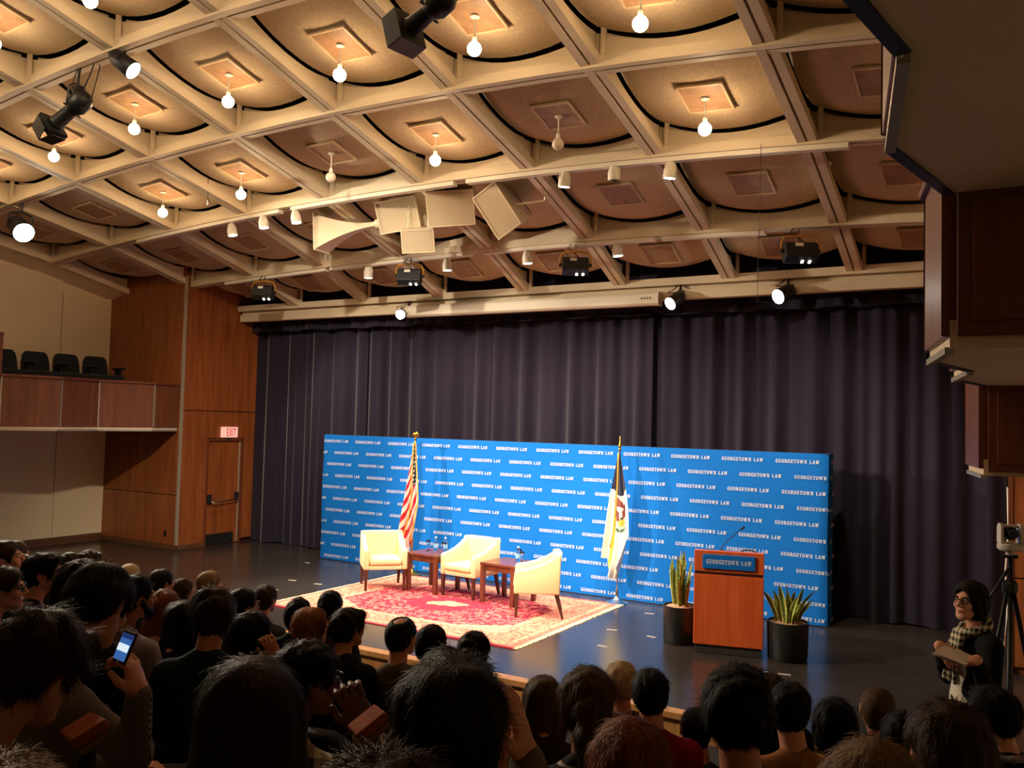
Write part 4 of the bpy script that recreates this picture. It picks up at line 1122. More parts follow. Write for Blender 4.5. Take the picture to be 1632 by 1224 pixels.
MB().tube([(0.1,0.0,0.1),(0.22,0.05,0.4),(0.26,0.1,0.65),(0.3,0.1,0.45),(0.25,0.05,0.1),(0.18,0.0,-0.02)], 0.008, 6).build('cable', M_CABLE, e1, smooth=True)
e2 = par(690, 14, 5.0, 5, (-0.9,0.15,-0.3), 'black stage light with a box hood cut by the top edge', M_LENSOFF, 0.85, 'ers')
A_ = aim(Vector((-0.9,0.15,-0.3)))
MB().box((0,0,-0.32), (0.26,0.26,0.16), A_).build('hood', M_BLACK, e2, bevel=0.006)
fl = par(30, 362, RY[3]-0.05, 3, (0.72,-0.10,-0.42), 'dazzling white spotlight at the left edge under the ceiling', M_LENSW, 1.5, 'par', 2600, (-4.5, 8.5, 1.0), ang=1.5)

# unseen front lights added on the audience beam to light podium and left wall
for x_, tg_, pw_, an_, lb_ in ((-5.8, (-9.6,11.0,0.6), 2600, 1.25, 'added unseen black front light over the audience aimed at the left of the stage'), (-9.6, (-3.4,10.2,0.7), 3800, 0.75, 'added unseen black front light over the audience aimed at the podium')):
    q_ = Vector((x_, RY[5]-0.05, cz(x_, RY[5])-0.45))
    r = empty('stage_spotlight', q_); tag(r, lb_, 'stage light')
    dd_ = (Vector(tg_)-q_).normalized(); A_ = aim(dd_)
    MB().lathe([(0.105,-0.15),(0.11,-0.14),(0.10,-0.02),(0.098,0.06),(0.07,0.14),(0.045,0.17),(0.03,0.175)], 20, A_).build('barrel', M_BLACK, r, auto=0.6)
    MB().lathe([(0.1,-0.152),(0.0,-0.158)], 20, A_, cap=False).build('lens', M_LENSW, r)
    MB().tube([(0.12,0,0),(0.115,0,0.25),(0,0,0.3),(-0.115,0,0.25),(-0.12,0,0)], 0.011, 8).build('yoke', M_BLACK, r)
    MB().cyl((0,0,0.3), (0,0.05,0.47), 0.016, 0.016, 8).build('clamp', M_BLACK, r)
    spot('lamp', r, q_+dd_*0.2, tg_, pw_, an_, 0.7, r=0.1)

# ------------------------------------------------------------------ hanging white loudspeakers
M_SPK = mat('speaker_white', srgb(214,196,166), 0.6, var=0.04)
M_GRILL = mat('speaker_grille', srgb(196,178,150), 0.85, var=0.08, scale=120, bump=0.2, bscale=300)
def speaker(u, v, w, h, dep, Y, rz, tilt, roll, label):
    p = at(u, v, Y=Y)
    r = empty('hanging_loudspeaker', p); tag(r, label, 'loudspeaker', 'white loudspeakers hung under the ceiling')
    Mx = Matrix.Rotation(rz, 4, 'Z') @ Matrix.Rotation(tilt, 4, 'X') @ Matrix.Rotation(roll, 4, 'Y')
    mb = MB(); mb.add([(-w/2,0,-h/2),(w/2,0,-h/2),(w/2,0,h/2),(-w/2,0,h/2),(-w*0.34,dep,-h*0.42),(w*0.34,dep,-h*0.42),(w*0.34,dep,h*0.42),(-w*0.34,dep,h*0.42)],
        [(0,1,2,3),(7,6,5,4),(0,4,5,1),(1,5,6,2),(2,6,7,3),(3,7,4,0)], Mx)
    mb.build('cabinet', M_SPK, r, bevel=0.006)
    MB().box((0,-0.008,0), (w-0.05,0.012,h-0.05), Mx).build('grille', M_GRILL, r, bevel=0.004)
    fb = MB()
    for dx, dz, a, b in ((0,h/2-0.012,w,0.024),(0,-h/2+0.012,w,0.024),(w/2-0.012,0,0.024,h-0.05),(-w/2+0.012,0,0.024,h-0.05)): fb.box((dx,-0.006,dz), (a,0.03,b), Mx)
    fb.build('front_frame', M_SPK, r, bevel=0.003)
    zt = cz(p.x, Y+0.15)-p.z
    for s in (-0.3, 0.3):
        q = Mx @ Vector((s*w, dep*0.4, h*0.45)); MB().cyl(q, (q.x, q.y, max(zt+0.05, q.z+0.1)), 0.006, 0.006, 6).build('hanger_rod', M_CHROME, r)
    return r
SY = 9.75
speaker(634, 343, 0.64, 0.47, 0.5, SY+0.1, CYAW-0.25, 0.30, -0.13, 'flat white loudspeaker behind the small low one, left of the cluster')
speaker(718, 332, 0.66, 0.49, 0.45, SY, CYAW+0.1, 0.32, -0.12, 'white framed loudspeaker in the middle of the cluster')
speaker(792, 336, 0.42, 0.66, 0.45, SY-0.05, CYAW-0.45, 0.35, -0.50, 'tall tilted white loudspeaker at the right of the cluster')
speaker(666, 384, 0.47, 0.34, 0.35, SY+0.05, CYAW+0.05, 0.38, -0.08, 'small white loudspeaker lowest in the cluster')
# the ribbed drum behind
p = at(672, 335, Y=SY+0.5); r = empty('speaker_drum', p); tag(r, 'white cylindrical speaker drum between the two flat loudspeakers', 'loudspeaker')
MB().lathe([(0.14,-0.26),(0.15,-0.25),(0.15,0.25),(0.14,0.26)], 24).build('drum', M_SPK, r, auto=0.6)
MB().cyl((0,0,0.25), (0,0,cz(p.x,p.y)-p.z+0.03), 0.012, 0.012, 8).build('hanger_rod', M_CHROME, r)
# horn
p = at(600, 357, Y=SY+0.2); r = empty('horn_loudspeaker', p); tag(r, 'white flared horn loudspeaker pointing left of the cluster', 'loudspeaker')
pl_ = at(512, 372, Y=SY+0.1)-p
ax = pl_.normalized(); L_ = pl_.length
upv = Vector((0,0,1)); upv = (upv-ax*upv.dot(ax)).normalized(); sdv = ax.cross(upv)
mb = MB(); vs = []; fs = []
for k in range(13):
    t = k/12; hh_ = 0.03+0.25*t**2.0; ww_ = 0.03+0.15*t**1.6
    for a, b in ((-1,-1),(1,-1),(1,1),(-1,1)): vs.append(ax*L_*t + upv*hh_*b + sdv*ww_*a)
for k in range(12):
    for q in range(4): fs.append((4*k+q, 4*k+(q+1) % 4, 4*k+4+(q+1) % 4, 4*k+4+q))
fs.append((3,2,1,0)); mb.add(vs, fs); mb.build('flare', M_SPK, r)
rim = MB(); c_ = ax*L_
for b in (-1, 1): rim.tube([c_+upv*0.28*b-sdv*0.18, c_+upv*0.28*b+sdv*0.18], 0.014, 6)
for a in (-1, 1): rim.tube([c_-upv*0.28+sdv*0.18*a, c_+upv*0.28+sdv*0.18*a], 0.014, 6)
rim.build('rim', M_SPK, r)
MB().lathe([(0.02,-0.02),(0.07,0.0),(0.07,0.10),(0.05,0.13)], 16, aim(ax)).build('driver', M_SPK, r, auto=0.6)
MB().cyl(ax*L_*0.5, ax*L_*0.5+Vector((0,0,0.6)), 0.006, 0.006, 6).build('hanger_rod', M_CHROME, r)
# small crossbar right of the cluster
pa, pb_ = at(815, 327, Y=SY+0.2), at(868, 320, Y=SY+0.2)
r = empty('support_bar', pa); tag(r, 'thin pale support bar right of the tilted loudspeaker', 'bar')
MB().tube([(0,0,0), pb_-pa], 0.015, 8).build('rod', M_SPK, r)
MB().cyl((pb_-pa), (pb_-pa)+Vector((0,0,0.5)), 0.006, 0.006, 6).build('hanger_rod', M_CHROME, r)

# ------------------------------------------------------------------ projection screen case, detector, wires
sc_ = empty('projection_screen_case', (-7.08, 12.2, 4.37)); tag(sc_, 'long white roller screen case fixed below the ceiling beam', 'projection screen')
MB().prism([(-0.09,0.03),(-0.05,0.0),(0.06,0.0),(0.07,0.03),(0.07,0.2),(-0.05,0.2),(-0.09,0.16)], -2.32, 2.32, 'x').build('case', M_WHITE, sc_, bevel=0.006)
for s in (-1, 1): MB().prism([(-0.10,0.025),(-0.055,-0.006),(0.065,-0.006),(0.078,0.025),(0.078,0.206),(-0.055,0.206),(-0.10,0.165)], s*2.32, s*2.36, 'x').build('end_cap', M_WHITE, sc_)
mb = MB(); x = 2.08
for k in range(4): mb.add([(x+k*0.045,-0.0915,0.09),(x+k*0.045+0.032,-0.0915,0.09),(x+k*0.045+0.032,-0.0915,0.12),(x+k*0.045,-0.0915,0.12)], [(0,1,2,3)])
mb.build('maker_mark', mat('grey_print', srgb(120,100,86), 0.7), sc_)
p = at(833, 146, Y=(RY[2]+RY[3])/2-0.35)
r = empty('smoke_detector', p); tag(r, 'small round white smoke detector on a ceiling panel', 'smoke detector')
MB().lathe([(0.05,0.03),(0.05,0.01),(0.042,-0.005),(0.02,-0.012)], 18).build('body', M_WHITE, r, auto=0.6)
MB().lathe([(0.056,0.045),(0.056,0.03)], 18).build('mount', M_WHITE, r)
p = at(331, 322, Y=8.6); zt = cz(p.x, 8.6)
pt_ = at(337, 0, Y=8.6)
r = empty('hanging_microphone', p); tag(r, 'small silver microphone hanging on a long thin wire at left', 'microphone')
MB().cyl((0,0,0.03), (pt_.x-p.x, pt_.y-p.y, pt_.z-p.z+0.5), 0.0045, 0.0045, 6).build('wire', M_CABLE, r)
MB().lathe([(0.018,-0.07),(0.018,-0.02),(0.011,0.0),(0.011,0.035),(0.005,0.05)], 12, Matrix.Rotation(0.3, 4, 'X')).build('body', M_CHROME, r, smooth=True)
MB().tube([(0,0,0.04),(0.05,0,0.02),(0.045,0,-0.03)], 0.004, 6).build('cable_loop', M_CABLE, r)
p = at(1207, 478, Y=9.3); q = at(1213, 230, Y=9.3)
r = empty('hanging_wire', p); tag(r, 'thin dark wire hanging from the rail toward the curtain at right', 'wire')
MB().cyl((0,0,0), q-p, 0.003, 0.003, 6).build('strand', M_CABLE, r); MB().sphere((0,0,-0.01), 0.01, 8, 6).build('end_weight', M_CABLE, r)

# ------------------------------------------------------------------ robotic camera on a tripod, right edge
p = at(1610, 862, Y=7.25)
M_CAMW = mat('camera_white', srgb(206,196,182), 0.4, var=0.03)
r = empty('tripod', (p.x, p.y, FL(p.y))); tag(r, 'tall black tripod behind the woman at the right edge', 'tripod')
hz = p.z-0.10-FL(p.y)
MB().cyl((0,0,0.45), (0,0,hz), 0.02, 0.016, 12).build('center_column', M_BLACK, r, smooth=True)
for k in range(3):
    a = 0.5+2*PI*k/3
    MB().tube([(0.02*math.cos(a),0.02*math.sin(a),hz-0.25),(0.16*math.cos(a),0.16*math.sin(a),hz*0.5),(0.36*math.cos(a),0.36*math.sin(a),0.012)], 0.016, 8).build('leg', M_BLACK, r, smooth=True)
MB().lathe([(0.03,hz-0.28),(0.05,hz-0.26),(0.05,hz-0.2),(0.03,hz-0.18)], 12).build('collar', M_BLACK, r)
MB().tube([(0,0,hz-0.08),(-0.12,-0.05,hz-0.3),(-0.2,-0.08,hz-0.62)], 0.012, 8).build('pan_handle', M_BLACK, r, smooth=True)
MB().bx((-0.05,-0.05,hz-0.02),(0.05,0.05,hz)).build('head_plate', M_BLACK, r, bevel=0.006)
c_ = empty('robotic_camera', (p.x, p.y, FL(p.y)+hz), CYAW*0.6); tag(c_, 'small white robotic video camera on the tripod at the right edge', 'camera')
MB().lathe([(0.03,0.0),(0.03,0.03),(0.075,0.032),(0.085,0.045),(0.085,0.075),(0.078,0.085)], 24).build('base', M_CAMW, c_, auto=0.6)
for s in (-1, 1): MB().prism([(-0.05,0.083),(0.05,0.083),(0.045,0.20),(0.02,0.225),(-0.02,0.225),(-0.045,0.20)], s*0.076, s*0.052, 'x').build('side_arm', M_CAMW, c_, bevel=0.006)
MB().sphere((0,0,0.155), 0.05, 16, 12).build('head', M_BLACKPL, c_, smooth=True)
MB().cyl((0,-0.04,0.155), (0,-0.075,0.15), 0.032, 0.03, 16).build('lens', M_BLACKPL, c_)
MB().bx((-0.052,-0.02,0.195),(0.052,0.03,0.215)).build('top_cover', M_CAMW, c_, bevel=0.006)
cbl = empty('wall_cable', (SXR-0.03, 11.6, 0)); tag(cbl, 'pale cable running down the wood wall at the right edge', 'cable')
MB().tube([(0,0,2.0),(0.01,0.01,1.5),(-0.02,0,1.0),(0.0,0.02,0.6),(-0.03,-0.05,0.15),(-0.1,-0.2,0.012),(-0.1,-0.5,0.012)], 0.012, 8).build('strand', M_CAMW, cbl, smooth=True)
MB().bx((-0.03,-0.04,1.98),(0.02,0.04,2.1)).build('wall_box', M_BLACKPL, cbl, bevel=0.005)
# ------------------------------------------------------------------ organic surfaces: blended distance fields turned into meshes
def surface_nets(f, lo, h):
    s = f < 0
    c = [s[i:s.shape[0]-1+i, j:s.shape[1]-1+j, k:s.shape[2]-1+k] for i in (0,1) for j in (0,1) for k in (0,1)]
    cnt = np.zeros(c[0].shape, np.int8)
    for q in c: cnt += q
    idx = np.argwhere((cnt > 0) & (cnt < 8))
    if len(idx) == 0: return np.zeros((0,3)), np.zeros((0,4), int)
    pos = np.zeros((len(idx), 3)); num = np.zeros(len(idx))
    corners = [(i,j,k) for i in (0,1) for j in (0,1) for k in (0,1)]
    vals = {a: f[idx[:,0]+a[0], idx[:,1]+a[1], idx[:,2]+a[2]] for a in corners}
    for a in corners:
        for ax in range(3):
            if a[ax]: continue
            b = list(a); b[ax] = 1; b = tuple(b)
            fa, fb = vals[a], vals[b]; m_ = (fa < 0) != (fb < 0)
            t = np.where(m_, fa/np.where(m_, fa-fb, 1), 0)
            p_ = np.array(a, float)[None,:].repeat(len(idx), 0); p_[:,ax] += t
            pos += p_*m_[:,None]; num += m_
    V = np.array(lo)[None,:] + h*(idx + pos/num[:,None])
    mp = -np.ones(cnt.shape, np.int32); mp[idx[:,0], idx[:,1], idx[:,2]] = np.arange(len(idx))
    F = []
    for ax in range(3):
        sl0 = [slice(1,-1)]*3; sl1 = [slice(1,-1)]*3
        sl0[ax] = slice(0,-1); sl1[ax] = slice(1,None)
        A, B = s[tuple(sl0)], s[tuple(sl1)]
        e = np.argwhere(A != B)
        if len(e) == 0: continue
        off = np.ones(3, int); off[ax] = 0
        g = e+off
        o1, o2 = [(1,2),(2,0),(0,1)][ax]
        def cell(d1, d2):
            q = g.copy(); q[:,o1] -= d1; q[:,o2] -= d2
            return mp[q[:,0], q[:,1], q[:,2]]
        q = np.stack([cell(1,1), cell(0,1), cell(0,0), cell(1,0)], 1)
        fl_ = ~A[e[:,0], e[:,1], e[:,2]]
        q[fl_] = q[fl_][:, ::-1]
        F.append(q[(q >= 0).all(1)])
    return V, np.concatenate(F)
class SDF:
    def __init__(s): s.p = []
    def cap(s, a, b, ra, rb=None, k=0.02, sub=False):
        a, b = np.array(a, float), np.array(b, float); rb = ra if rb is None else rb
        r = max(ra, rb); s.p.append(('c', a, b, ra, rb, k, sub, np.minimum(a, b)-r, np.maximum(a, b)+r)); return s
    def ell(s, c, r, R=None, k=0.02, sub=False):
        c, r = np.array(c, float), np.array(r, float); R = np.eye(3) if R is None else np.array(R)
        ext = np.sqrt(((R*r[None,:])**2).sum(1)); s.p.append(('e', c, r, R, None, k, sub, c-ext, c+ext)); return s
    def xf(s, R, t):
        """rotate and move every primitive"""
        o = SDF(); R = np.array(R); t = np.array(t)
        for q in s.p:
            if q[0] == 'c': o.cap(R@q[1]+t, R@q[2]+t, q[3], q[4], q[5], q[6])
            else: o.ell(R@q[1]+t, q[2], R@q[3], q[5], q[6])
        return o
    def mesh(s, h, noise=0.0, nf=70.0, seed=0, clip=None):
        lo = np.min([q[7] for q in s.p if not q[6]], 0)-3*h-noise*2; hi = np.max([q[8] for q in s.p if not q[6]], 0)+3*h+noise*2
        if clip is not None: lo = np.maximum(lo, clip[0]); hi = np.minimum(hi, clip[1])
        n = np.ceil((hi-lo)/h).astype(int)+1
        f = np.full(n, 1.0, np.float32)
        axs = [lo[i]+h*np.arange(n[i]) for i in range(3)]
        for q in s.p:
            kk = q[5]; mg = kk*1.2+3*h+noise*2
            i0 = np.clip(np.floor((q[7]-mg-lo)/h).astype(int), 0, n); i1 = np.clip(np.ceil((q[8]+mg-lo)/h).astype(int)+1, 0, n)
            if (i1 <= i0).any(): continue
            X = axs[0][i0[0]:i1[0]][:,None,None].astype(np.float32); Y = axs[1][i0[1]:i1[1]][None,:,None].astype(np.float32); Z = axs[2][i0[2]:i1[2]][None,None,:].astype(np.float32)
            if q[0] == 'c':
                a, b = q[1], q[2]; ab = b-a; L2 = float(ab@ab)+1e-9
                x, y, z = X-a[0], Y-a[1], Z-a[2]
                t = np.clip((x*ab[0]+y*ab[1]+z*ab[2])/L2, 0, 1)
                d = np.sqrt((x-t*ab[0])**2+(y-t*ab[1])**2+(z-t*ab[2])**2)-(q[3]+(q[4]-q[3])*t)
            else:
                c, r, R = q[1], q[2], q[3]
                x, y, z = X-c[0], Y-c[1], Z-c[2]
                l = [(x*R[0,i]+y*R[1,i]+z*R[2,i])/r[i] for i in range(3)]
                k0 = np.sqrt(l[0]**2+l[1]**2+l[2]**2)+1e-6; k1 = np.sqrt((l[0]/r[0])**2+(l[1]/r[1])**2+(l[2]/r[2])**2)+1e-6
                d = k0*(k0-1)/k1
            g = f[i0[0]:i1[0], i0[1]:i1[1], i0[2]:i1[2]]
            if not q[6]:
                hh = np.maximum(kk-np.abs(g-d), 0)/kk
                g[...] = np.minimum(g, d)-hh*hh*kk*0.25
            else:
                nd = -d; hh = np.maximum(kk-np.abs(g-nd), 0)/kk
                g[...] = np.maximum(g, nd)+hh*hh*kk*0.25
        if noise:
            rs = np.random.RandomState(seed)
            X, Y, Z = axs[0][:,None,None], axs[1][None,:,None], axs[2][None,None,:]
            nz = 0
            for q in range(5):
                w_ = rs.normal(size=3)*np.array([1,1,0.45]); w_ = w_/np.linalg.norm(w_)*nf*rs.uniform(0.6,1.8)
                nz = nz+np.sin(X*w_[0]+Y*w_[1]+Z*w_[2]+rs.uniform(0,6))
            f = f+(noise*nz/2.2).astype(np.float32)
        f[0] = f[-1] = 1; f[:,0] = f[:,-1] = 1; f[:,:,0] = f[:,:,-1] = 1
        return surface_nets(f, lo, h)
def np_mesh(name, parts):
    V = []; F = []; o = 0
    for v, f in parts:
        V.append(v); F.append(f+o); o += len(v)
    V = np.concatenate(V); F = np.concatenate(F)
    me = bpy.data.meshes.new(name)
    me.vertices.add(len(V)); me.vertices.foreach_set('co', V.astype(np.float32).ravel())
    me.loops.add(F.size); me.loops.foreach_set('vertex_index', F.astype(np.int32).ravel())
    me.polygons.add(len(F)); me.polygons.foreach_set('loop_start', np.arange(0, F.size, 4, dtype=np.int32))
    me.polygons.foreach_set('use_smooth', np.ones(len(F), bool))
    me.update(calc_edges=True); me.validate()
    return me

# ------------------------------------------------------------------ materials for people
def skin_mat(name, c):
    if name in MATS: return MATS[name]
    mt = mat(name, c, 0.5, var=0.1, scale=18, spec=0.35, bump=0.08, bscale=200)
    b = mt.node_tree.nodes['Principled BSDF']; b.inputs['Subsurface Weight'].default_value = 0.08; b.inputs['Subsurface Radius'].default_value = (0.01,0.004,0.002)
    return mt
SKIN = {'pale': srgb(222,158,128), 'light': srgb(208,142,108), 'tan': srgb(182,118,82), 'olive': srgb(170,108,76), 'brown': srgb(112,66,44)}
HAIR = {'black': (0.006,0.005,0.005), 'dark': (0.012,0.008,0.006), 'brown': (0.030,0.016,0.009), 'mid': (0.060,0.032,0.016), 'auburn': (0.15,0.042,0.012), 'red': (0.22,0.075,0.022), 'fair': (0.16,0.092,0.042), 'blond': (0.34,0.235,0.115)}
def hair_mat(c):
    nm = 'hair_'+c
    if nm in MATS: return MATS[nm]
    col = HAIR[c]
    mt, nt, b = newmat(nm); L = nt.links
    tc = N(nt, 'ShaderNodeTexCoord'); mp = N(nt, 'ShaderNodeMapping'); mp.inputs['Scale'].default_value = (120, 120, 9)
    L.new(tc.outputs['Object'], mp.inputs[0])
    nz = N(nt, 'ShaderNodeTexNoise'); nz.inputs['Scale'].default_value = 1.0; nz.inputs['Detail'].default_value = 3; L.new(mp.outputs[0], nz.inputs['Vector'])
    mx = N(nt, 'ShaderNodeMix', data_type='RGBA'); L.new(nz.outputs['Fac'], mx.inputs[0])
    mx.inputs[6].default_value = tuple(x*0.35 for x in col)+(1,); mx.inputs[7].default_value = tuple(min(1, x*2.1) for x in col)+(1,)
    b.inputs['Specular Tint'].default_value = tuple(min(1, 0.15+x*7) for x in col)+(1,)
    L.new(mx.outputs[2], b.inputs['Base Color'])
    bp = N(nt, 'ShaderNodeBump'); bp.inputs['Strength'].default_value = 0.7; bp.inputs['Distance'].default_value = 0.006
    L.new(nz.outputs['Fac'], bp.inputs['Height']); L.new(bp.outputs[0], b.inputs['Normal'])
    b.inputs['Roughness'].default_value = 0.6; b.inputs['Specular IOR Level'].default_value = 0.22
    MATS[nm] = mt; return mt
def pattern_mat(name, kind, c1, c2, sc):
    if name in MATS: return MATS[name]
    mt, nt, b = newmat(name); L = nt.links
    tc = N(nt, 'ShaderNodeTexCoord'); sp = N(nt, 'ShaderNodeSeparateXYZ'); L.new(tc.outputs['Object'], sp.inputs[0])
    def band(o, s, w):
        m1 = N(nt, 'ShaderNodeMath', operation='MULTIPLY'); m1.inputs[1].default_value = s; L.new(o, m1.inputs[0])
        fr_ = N(nt, 'ShaderNodeMath', operation='FRACT'); L.new(m1.outputs[0], fr_.inputs[0])
        g = N(nt, 'ShaderNodeMath', operation='LESS_THAN'); g.inputs[1].default_value = w; L.new(fr_.outputs[0], g.inputs[0]); return g.outputs[0]
    if kind == 'hstripe': fac = band(sp.outputs[2], sc, 0.22)
    elif kind == 'vstripe':
        ad = N(nt, 'ShaderNodeMath', operation='ADD'); L.new(sp.outputs[0], ad.inputs[0]); L.new(sp.outputs[1], ad.inputs[1]); fac = band(ad.outputs[0], sc, 0.45)
    else:
        a = band(sp.outputs[2], sc, 0.5); ad = N(nt, 'ShaderNodeMath', operation='ADD'); L.new(sp.outputs[0], ad.inputs[0]); L.new(sp.outputs[1], ad.inputs[1]); c_ = band(ad.outputs[0], sc, 0.5)
        m2 = N(nt, 'ShaderNodeMath', operation='ADD'); L.new(a, m2.inputs[0]); L.new(c_, m2.inputs[1]); m3 = N(nt, 'ShaderNodeMath', operation='MULTIPLY'); m3.inputs[1].default_value = 0.5; L.new(m2.outputs[0], m3.inputs[0]); fac = m3.outputs[0]
    mx = N(nt, 'ShaderNodeMix', data_type='RGBA'); L.new(fac, mx.inputs[0]); mx.inputs[6].default_value = tuple(c1)+(1,); mx.inputs[7].default_value = tuple(c2)+(1,)
    L.new(mx.outputs[2], b.inputs['Base Color']); b.inputs['Roughness'].default_value = 0.85; b.inputs['Specular IOR Level'].default_value = 0.15
    MATS[name] = mt; return mt
def cloth_mat(name, c, rough=0.9): return mat('cloth_'+name, c, rough, var=0.15, scale=25, bump=0.25, bscale=90, spec=0.15)
CLOTH = {
 'black': cloth_mat('black', (0.008,0.008,0.009)), 'navy': cloth_mat('navy', (0.012,0.014,0.028)), 'blue': cloth_mat('blue', (0.03,0.055,0.16)),
 'grey': cloth_mat('grey', srgb(128,116,112)), 'lavender': cloth_mat('lavender', srgb(150,138,142)), 'charcoal': cloth_mat('charcoal', (0.035,0.032,0.031)), 'green': cloth_mat('green', (0.012,0.026,0.022)),
 'olive': cloth_mat('olive', srgb(92,80,54)), 'pink': cloth_mat('pink', srgb(128,80,70)), 'brown': cloth_mat('brown', srgb(52,36,28)), 'maroon': cloth_mat('maroon', srgb(140,18,30)), 'tan': cloth_mat('tan', srgb(146,94,52)),
 'knit': cloth_mat('knit', srgb(96,84,68)), 'sand': cloth_mat('sand', srgb(176,140,98)), 'white': cloth_mat('white', srgb(226,214,196)), 'darkred': cloth_mat('darkred', srgb(44,18,16)),
 'stripe': pattern_mat('cloth_stripe', 'hstripe', (0.012,0.010,0.010), srgb(190,180,170), 26), 'pin': pattern_mat('cloth_pin', 'vstripe', srgb(140,128,116), srgb(70,62,56), 150), 'plaid': pattern_mat('cloth_plaid', 'plaid', srgb(206,188,158), srgb(66,52,42), 18),
 'jeans': cloth_mat('jeans', (0.022,0.030,0.048)), 'scarf': pattern_mat('cloth_scarf', 'plaid', srgb(214,204,180), srgb(40,40,34), 26)}
M_EYE = mat('eye_white', srgb(225,215,205), 0.2, var=0.02); M_IRIS = mat('eye_iris', (0.01,0.006,0.004), 0.1); M_SPEC = mat('spectacle_frame', (0.01,0.009,0.009), 0.25)
M_LIP = mat('lip_tone', srgb(168,86,76), 0.45)

# ------------------------------------------------------------------ building blocks of a figure
def head_sdf(fem=False, ears=True):
    s = SDF(); j = 0.92 if fem else 1.0
    s.ell((0,-0.012,0.027), (0.075,0.094,0.080))
    s.ell((0,0.030,-0.042), (0.056*j,0.060,0.074), k=0.03)
    s.cap((0.050*j,0.0,-0.045), (0.022,0.066,-0.098), 0.020, 0.018, k=0.03); s.cap((-0.050*j,0.0,-0.045), (-0.022,0.066,-0.098), 0.020, 0.018, k=0.03)
    s.ell((0,0.072,-0.102), (0.022,0.018,0.018), k=0.02)
    s.cap((-0.034,0.080,0.021), (0.034,0.080,0.021), 0.010, k=0.015)
    for q in (-1, 1):
        s.ell((q*0.036,0.068,-0.030), (0.022,0.020,0.024), k=0.02)
        s.ell((q*0.031,0.101,0.004), (0.017,0.014,0.011), k=0.010, sub=True)
        if ears:
            s.ell((q*0.079,-0.014,-0.004), (0.010,0.019,0.032), k=0.008); s.ell((q*0.088,-0.012,0.0), (0.006,0.009,0.018), k=0.005, sub=True)
    s.cap((0,0.090,0.016), (0,0.112,-0.026), 0.007, 0.012, k=0.012)
    for q in (-1, 1): s.ell((q*0.012,0.102,-0.031), (0.009,0.010,0.008), k=0.008)
    s.cap((-0.017,0.086,-0.060), (0.017,0.086,-0.060), 0.0065, k=0.008); s.cap((-0.015,0.085,-0.072), (0.015,0.085,-0.072), 0.0070, k=0.008)
    s.cap((-0.018,0.097,-0.066), (0.018,0.097,-0.066), 0.0022, k=0.004, sub=True)
    return s
def hair_sdf(style):
    s = SDF(); th = {'buzz': 0.005, 'short': 0.014, 'bald': 0.012, 'messy': 0.024, 'full': 0.020}.get(style, 0.016)
    face_r = (0.080,0.075,0.118)
    s.ell((0,-0.014,0.029), (0.077+th,0.096+th,0.080+th), k=0.02)
    if style in ('buzz', 'short', 'bald', 'messy', 'full', 'bun', 'pony'):
        s.ell((0,-0.056,-0.014), (0.064+th*0.8,0.052+th*0.7,0.078), k=0.03)
        s.ell((0,0.132,-0.048), (0.115,0.108,0.118), k=0.012, sub=True)
        for q in (-1, 1):
            s.ell((q*0.085,0.012,-0.032), (0.026,0.036,0.052), k=0.010, sub=True)
            s.ell((q*0.070,0.035,-0.085), (0.045,0.060,0.060), k=0.010, sub=True)
        s.ell((0,-0.02,-0.162), (0.13,0.13,0.075), k=0.012, sub=True)
        if style == 'bald': s.ell((0,-0.040,0.118), (0.050,0.056,0.036), k=0.012, sub=True)
        if style == 'full' or style == 'messy': s.ell((0.02,0.066,0.082), (0.055,0.030,0.026), k=0.025)
        if style == 'bun': s.ell((0,-0.118,0.055), (0.044,0.040,0.042), k=0.012)
        if style == 'pony':
            s.ell((0,-0.118,0.030), (0.030,0.028,0.028), k=0.012); s.cap((0,-0.13,0.02), (0,-0.155,-0.06), 0.026, 0.034, k=0.015); s.cap((0,-0.155,-0.06), (0.01,-0.135,-0.30), 0.034, 0.016, k=0.02)
    elif style in ('long', 'longer'):
        e = 0.06 if style == 'longer' else 0
        s.ell((0,-0.050,-0.080), (0.100,0.068,0.130), k=0.04); s.ell((0,-0.072,-0.20-e), (0.112,0.048,0.130+e), k=0.04)
        for q in (-1, 1):
            s.cap((q*0.080,0.012,0.02), (q*0.094,0.0,-0.13), 0.022, 0.026, k=0.03); s.cap((q*0.094,0.0,-0.13), (q*0.098,-0.02,-0.26-e), 0.028, 0.016, k=0.03)
        s.ell((0,0.138,-0.055), (0.078,0.100,0.125), k=0.012, sub=True)
    elif style == 'bob':
        s.ell((0,-0.030,-0.035), (0.104,0.096,0.115), k=0.04)
        s.ell((0,0.138,-0.050), (0.080,0.102,0.132), k=0.012, sub=True); s.ell((0,0.0,-0.190), (0.16,0.16,0.070), k=0.015, sub=True)
    return s
HANDC = {}
def hand_parts(curl, h=0.0045):
    key = (round(curl, 2), h)
    if key in HANDC: return HANDC[key]
    s = SDF(); s.cap((0,-0.05,0), (0,0.01,0), 0.026, 0.027); s.ell((0,0.045,0), (0.041,0.052,0.017), k=0.02)
    for x, L in ((-0.031,0.060),(-0.0105,0.072),(0.0105,0.077),(0.031,0.070)):
        p = np.array([x,0.084,0.0]); a = 0.15+curl*0.4; seg = (0.45,0.32,0.25); r = 0.0092
        for k, q in enumerate(seg):
            d = np.array([x*0.9,math.cos(a),-math.sin(a)]); n_ = p+d*L*q*1.05
            s.cap(p, n_, r, r*0.93, k=0.005); p = n_; r *= 0.93; a += curl
    s.cap((0.030,0.020,-0.004), (0.055,0.050,-0.014), 0.013, 0.011, k=0.012); s.cap((0.055,0.050,-0.014), (0.055+0.008*(1-curl),0.082,-0.018-0.012*curl), 0.011, 0.009, k=0.006)
    HANDC[key] = s.mesh(h); return HANDC[key]
